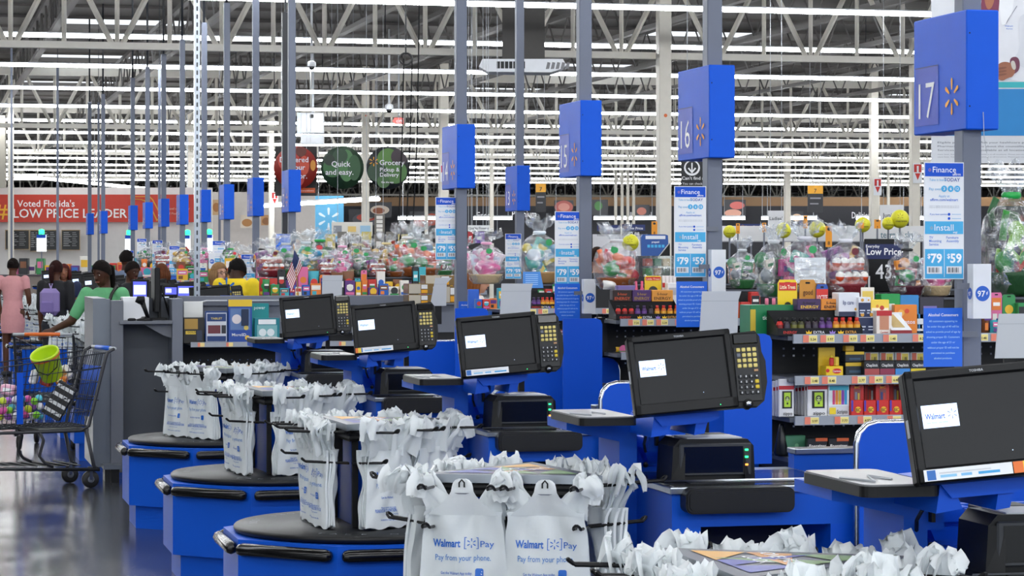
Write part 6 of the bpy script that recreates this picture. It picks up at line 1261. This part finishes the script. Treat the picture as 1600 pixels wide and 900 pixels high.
def person(label, loc, face, H, skin, top, bottom, hair, hairstyle='short', armL=None, armR=None, nod=0, turn=0, sleeves=.5, dress=False, extra=None, group=None, drop=0):
    """face: heading of the body in degrees in camera terms: 0 = looks towards the camera, 180 = away, 90 = towards the right of the picture"""
    t = thing('person', label, 'person', loc, R(face) - TH, group); k = H / 1.7
    sk = M(skin, .5, var=.04, spec=.3); b = MB(); sh = .185 * k; z = lambda v: v * k
    AL = armL or [(.21, 0, 1.12), (.22, -.04, .86)]; AR = armR or [(-.21, 0, 1.12), (-.22, -.04, .86)]
    AL = [Vector(p) * k for p in AL]; AR = [Vector(p) * k for p in AR]
    SL, SR = Vector((sh, 0, z(1.40))), Vector((-sh, 0, z(1.40)))
    tor = [((0, 0, z(.92)), .135 * k, .11), ((0, 0, z(1.0)), .14 * k, .11), ((0, 0, z(1.1)), .125 * k, .095), ((0, 0, z(1.22)), .14 * k, .1), ((0, 0, z(1.34)), .165 * k, .1), ((0, .0, z(1.42)), .13 * k, .08), ((0, .0, z(1.46)), .06 * k, .06)]
    def torso(mb, mat, g=0):
        n = 18; vs = []
        for (c_, rx, ry) in tor:
            for q in range(n): a = 6.28318 * q / n; vs.append((c_[0] + (rx + g) * math.cos(a), c_[1] + (ry * k + g) * math.sin(a), c_[2]))
        L = len(tor); fs = [(j * n + q, j * n + (q + 1) % n, (j + 1) * n + (q + 1) % n, (j + 1) * n + q) for j in range(L - 1) for q in range(n)] + [tuple(range(n))[::-1], tuple(range((L - 1) * n, L * n))]; mb.add(vs, fs, mat)
    torso(b, sk)
    HM = Matrix.Translation((0, -.015 * k, z(1.495) - drop)) @ Matrix.Rotation(R(turn), 4, 'Z') @ Matrix.Rotation(R(nod), 4, 'X') @ Matrix.Scale(.93, 4)
    limb(b, [(0, .01, z(1.42)), (0, -.0, z(1.54))], [.058 * k, .052 * k], sk)
    hb = MB(); hb.m = HM
    hb.ball((0, .0, .115 * k), .1 * k, sk, 10, (.78, .96, 1.1)); hb.ball((0, -.03 * k, .055 * k), .066 * k, sk, 8, (.88, .95, .98)); hb.ball((0, -.062 * k, .012 * k), .028 * k, sk, 6, (1.1, .8, .7))
    hb.tube([(0, -.09 * k, .115 * k), (0, -.108 * k, .075 * k)], [.008 * k, .0155 * k], sk, 8); hb.ball((0, -.103 * k, .073 * k), .0155 * k, sk, 6, (1.15, .9, .7)); hb.ball((0, -.088 * k, .04 * k), .02 * k, sk, 6, (1.2, .5, .5))
    for s_ in (-1, 1): hb.ball((s_ * .08 * k, .005, .09 * k), .026 * k, sk, 6, (.4, .7, 1.15)); hb.ball((s_ * .03 * k, -.08 * k, .13 * k), .02 * k, sk, 6, (1.2, .5, .4))
    b.add(hb.v, hb.f, sk)
    legs = []
    for s_ in (-1, 1):
        limb(b, [(s_ * .085 * k, 0, z(.92)), (s_ * .095 * k, -.01, z(.5)), (s_ * .1 * k, .01, z(.09))], [.098 * k, .062 * k, .038 * k], sk); limb(b, [(s_ * .1 * k, .02, z(.045)), (s_ * .11 * k, -.12 * k, z(.035))], [.042 * k, .033 * k], sk)
    for S_, A, sd in ((SL, AL, 1), (SR, AR, -1)):
        limb(b, [S_, A[0], A[1]], [.055 * k, .042 * k, .027 * k], sk); hand(b, A[1], A[1] - A[0], sk, -sd)
    remesh(b, 'body', .0085, t)
    # clothing
    c_ = MB(); tm = M(top, .8, var=.08, bump=.2, scale=25); torso(c_, tm, .014)
    for S_, A in ((SL, AL), (SR, AR)): limb(c_, [S_, S_.lerp(A[0], sleeves * 1.0 if sleeves <= 1 else 1)], [.068 * k, .056 * k], tm); 
    if sleeves > 1:
        for S_, A in ((SL, AL), (SR, AR)): limb(c_, [A[0], A[0].lerp(A[1], .92)], [.056 * k, .04 * k], tm)
    if dress:
        c_.lathe([(.15 * k, z(1.02)), (.175 * k, z(.9)), (.18 * k, z(.75)), (.165 * k, z(.62))], tm, 20, sy=.8)
    remesh(c_, 'dress' if dress else 'shirt', .011, t, 4)
    if not dress:
        p_ = MB(); pm = M(bottom, .8); p_.lathe([(.15 * k, z(.84)), (.155 * k, z(.93)), (.148 * k, z(1.0))], pm, 18, sy=.82)
        for s_ in (-1, 1): limb(p_, [(s_ * .085 * k, 0, z(.9)), (s_ * .095 * k, -.01, z(.5)), (s_ * .1 * k, .01, z(.1))], [.108 * k, .075 * k, .06 * k], pm)
        remesh(p_, 'trousers', .013, t, 4)
    s = MB()
    for s_ in (-1, 1): s.m = Matrix.Identity(4); s.box((s_ * .105 * k - .048 * k, -.17 * k, 0), (s_ * .105 * k + .048 * k, .075 * k, .075 * k), M('#1d1e22', .5), .02)
    s.build('shoes', t)
    # hair
    h = MB(); h.m = HM; hm = M(hair, .8, var=.3, scale=40, bump=.5, spec=.12)
    n = 20; vs = []; prof = []
    for j in range(9):
        th_ = j / 8 * (1.9 if hairstyle != 'bald' else .9)
        for q in range(n):
            a = 6.28318 * q / n; fr = max(0, -math.sin(a)); lim = th_ * (1 - .42 * fr ** .7); rr_ = .112 * k * (1 + (.16 if hairstyle == 'curly' else .03) * ((q * 7 + j * 3) % 5 - 2) / 4)
            vs.append((rr_ * .82 * math.sin(lim) * math.cos(a), rr_ * 1.0 * math.sin(lim) * math.sin(a) + .004, .118 * k + rr_ * 1.08 * math.cos(lim)))
    fs = [(j * n + q, j * n + (q + 1) % n, (j + 1) * n + (q + 1) % n, (j + 1) * n + q) for j in range(8) for q in range(n)]; h.add(vs, fs, hm, True)
    if hairstyle == 'bun': h.ball((0, .11 * k, .15 * k), .045 * k, hm, 7)
    if hairstyle == 'tail': h.tube([(0, .1 * k, .15 * k), (0, .16 * k, .12 * k), (0, .15 * k, .0), (0, .12 * k, -.12 * k)], [.03 * k, .035 * k, .035 * k, .012 * k], hm, 8)
    if hairstyle == 'bob':
        for q in range(-7, 8): a = R(90 + q * 17); h.tube([(.088 * k * math.cos(a), .1 * k * math.sin(a), .14 * k), (.098 * k * math.cos(a), .108 * k * math.sin(a), .06 * k), (.09 * k * math.cos(a), .1 * k * math.sin(a), -.03 * k)], [.02 * k, .026 * k, .014 * k], hm, 6)
    if hairstyle == 'long':
        for q in range(-6, 7): a = R(90 + q * 15); h.tube([(.085 * k * math.cos(a), .1 * k * math.sin(a), .14 * k), (.095 * k * math.cos(a), .11 * k * math.sin(a), .0), (.085 * k * math.cos(a), .1 * k * math.sin(a), -.16 * k)], [.022 * k, .028 * k, .012 * k], hm, 6)
    h.build('hair', t)
    for s_ in (-1, 1):
        e = MB(); e.m = HM; e.ball((s_ * .03 * k, -.083 * k, .112 * k), .0095 * k, M('#c4bcb4', .3), 5, (1.2, .6, .7)); e.ball((s_ * .03 * k, -.0895 * k, .112 * k), .0065 * k, M('#1d120c', .3), 5, (1, .5, 1)); e.build('eye', t)
        e = MB(); e.m = HM; e.tube([(s_ * .016 * k, -.092 * k, .132 * k), (s_ * .032 * k, -.093 * k, .138 * k), (s_ * .046 * k, -.082 * k, .133 * k)], .003 * k, hm, 5); e.build('eyebrow', t)
    e = MB(); e.m = HM; e.tube([(-.022 * k, -.09 * k, .041 * k), (0, -.098 * k, .043 * k), (.022 * k, -.09 * k, .041 * k)], .005 * k, M('#8a4a42', .5), 6)
    e.build('lips', t)
    if extra: extra(t, k, HM)
    return t
def stand(px, D): p = atd(px, 399, D); return (p.x, p.y, 0)
def glasses(t, k, HM):
    g = MB(); g.m = HM
    for s_ in (-1, 1): g.tube([(s_ * .03 * k + .02 * k * math.cos(6.28 * q / 12), -.098 * k, .112 * k + .016 * k * math.sin(6.28 * q / 12)) for q in range(12)], .0022, BLK, 4, True); g.tube([(s_ * .05 * k, -.098 * k, .115 * k), (s_ * .08 * k, .0, .115 * k)], .0022, BLK, 4)
    g.tube([(-.01 * k, -.098 * k, .115 * k), (.01 * k, -.098 * k, .115 * k)], .0022, BLK, 4); g.build('glasses', t)
def vest(t, k, HM):
    v = MB(); v.m = Matrix.Translation((0, .135 * k, 1.31 * k)) @ Matrix.Rotation(R(180), 4, 'Z'); v.spark(0, .06, .1, M('#2a70d0', .6), -.012); v.build('back_emblem', t)
    for s_ in (-1, 1): e = MB(); e.m = HM; e.tube([(s_ * .085 * k, .0, .045 * k + .018 * math.cos(6.28 * q / 10) - .01) if 0 else (s_ * .088 * k, .016 * math.cos(6.28 * q / 10), .045 * k + .016 * math.sin(6.28 * q / 10)) for q in range(10)], .003, YEL, 5, True); e.build('hoop_earring', t)
def strap(t, k, HM):
    s = MB(); s.tube([(.1 * k, -.125 * k, 1.25 * k), (.13 * k, -.09 * k, 1.4 * k), (.13 * k, .0, 1.478 * k), (.12 * k, .1 * k, 1.38 * k), (.14 * k, .13 * k, 1.1 * k)], .014, M('#1d1a18', .5), 6); s.box((.1 * k, -.14 * k, 1.3 * k), (.13 * k, -.125 * k, 1.33 * k), YEL, .003); s.build('bag_strap', t)
def pack_(t, k, HM):
    s = MB(); s.box((-.13 * k, .1 * k, 1.02 * k), (.13 * k, .24 * k, 1.36 * k), M('#8a7ab0', .7), .05); s.box((-.09 * k, .23 * k, 1.05 * k), (.09 * k, .27 * k, 1.2 * k), M('#7a6aa4', .7), .02); s.tube([(0, .14 * k, 1.36 * k), (.02, .14 * k, 1.42 * k), (-.02, .14 * k, 1.42 * k), (0, .14 * k, 1.36 * k)], .008, M('#a898c8', .7), 5); s.build('backpack', t)
person('woman in a short pink dress seen from behind at the far left', stand(20, 35), 172, 1.6, '#5a3828', '#d89a9c', '#d89a9c', '#17110f', 'bun', dress=True, armL=[(.23, .0, 1.16), (.2, -.05, .95)], armR=[(-.24, 0, 1.16), (-.22, -.1, .96)], sleeves=.45)
person('person in black with a lilac backpack, facing away left of the woman in green', stand(87, 30), 165, 1.58, '#5a3828', '#17181c', '#20222a', '#2a1412', 'tail', extra=pack_, sleeves=1)
person('person with reddish hair whose face looks over the till beside the lilac backpack', stand(100, 33), 10, 1.53, '#8a5a44', '#1f2a4a', '#20222a', '#4a1d1c', 'bob')
person('woman in a green t-shirt reaching down to the bags', stand(163, 22), -22, 1.6, '#4a2d20', '#62ad78', '#1f2430', '#120d0c', 'tail', nod=16, turn=-6, armR=[(-.3, -.08, 1.15), (-.34, -.32, 1.08)], armL=[(.27, .02, 1.14), (.22, -.15, 1.0)], sleeves=.75, extra=strap)
person('person with dark hair in black bending at the till right of the woman in green', stand(204, 27.5), 35, 1.58, '#4a2d20', '#15161a', '#20222a', '#17100e', 'short', nod=14, turn=10, sleeves=1)
person('person in a grey top standing behind the dark-haired one', stand(197, 32.6), 150, 1.7, '#4a2d20', '#6a7890', '#20222a', '#14100f', 'curly')
person('person with brown hair half hidden by the edge-on monitor', stand(252, 28.35), 170, 1.55, '#7a4a34', '#3a3d46', '#20222a', '#5a3420', 'bob')
person('woman with light brown hair and dark glasses facing the till', stand(341, 25.3), 42, 1.57, '#d0a084', '#c0b0a4', '#20222a', '#8a6a48', 'bob', extra=glasses)
person('cashier in a yellow vest with a blue spark on the back', stand(369, 23.0), 150, 1.68, '#3f271c', '#f0d01f', '#20222a', '#0d0b0b', 'curly', extra=vest, turn=35, nod=22, drop=.065, sleeves=.6)
person('person with long auburn hair behind the 14 pole', stand(741, 20.35), 95, 1.55, '#c89478', '#e0d8d4', '#20222a', '#7a4a28', 'long', nod=10)
person('person with short dark hair half hidden by the 15 pole', stand(934, 25.5), 200, 1.72, '#a8765a', '#2a2d33', '#20222a', '#2a1a12', 'short')
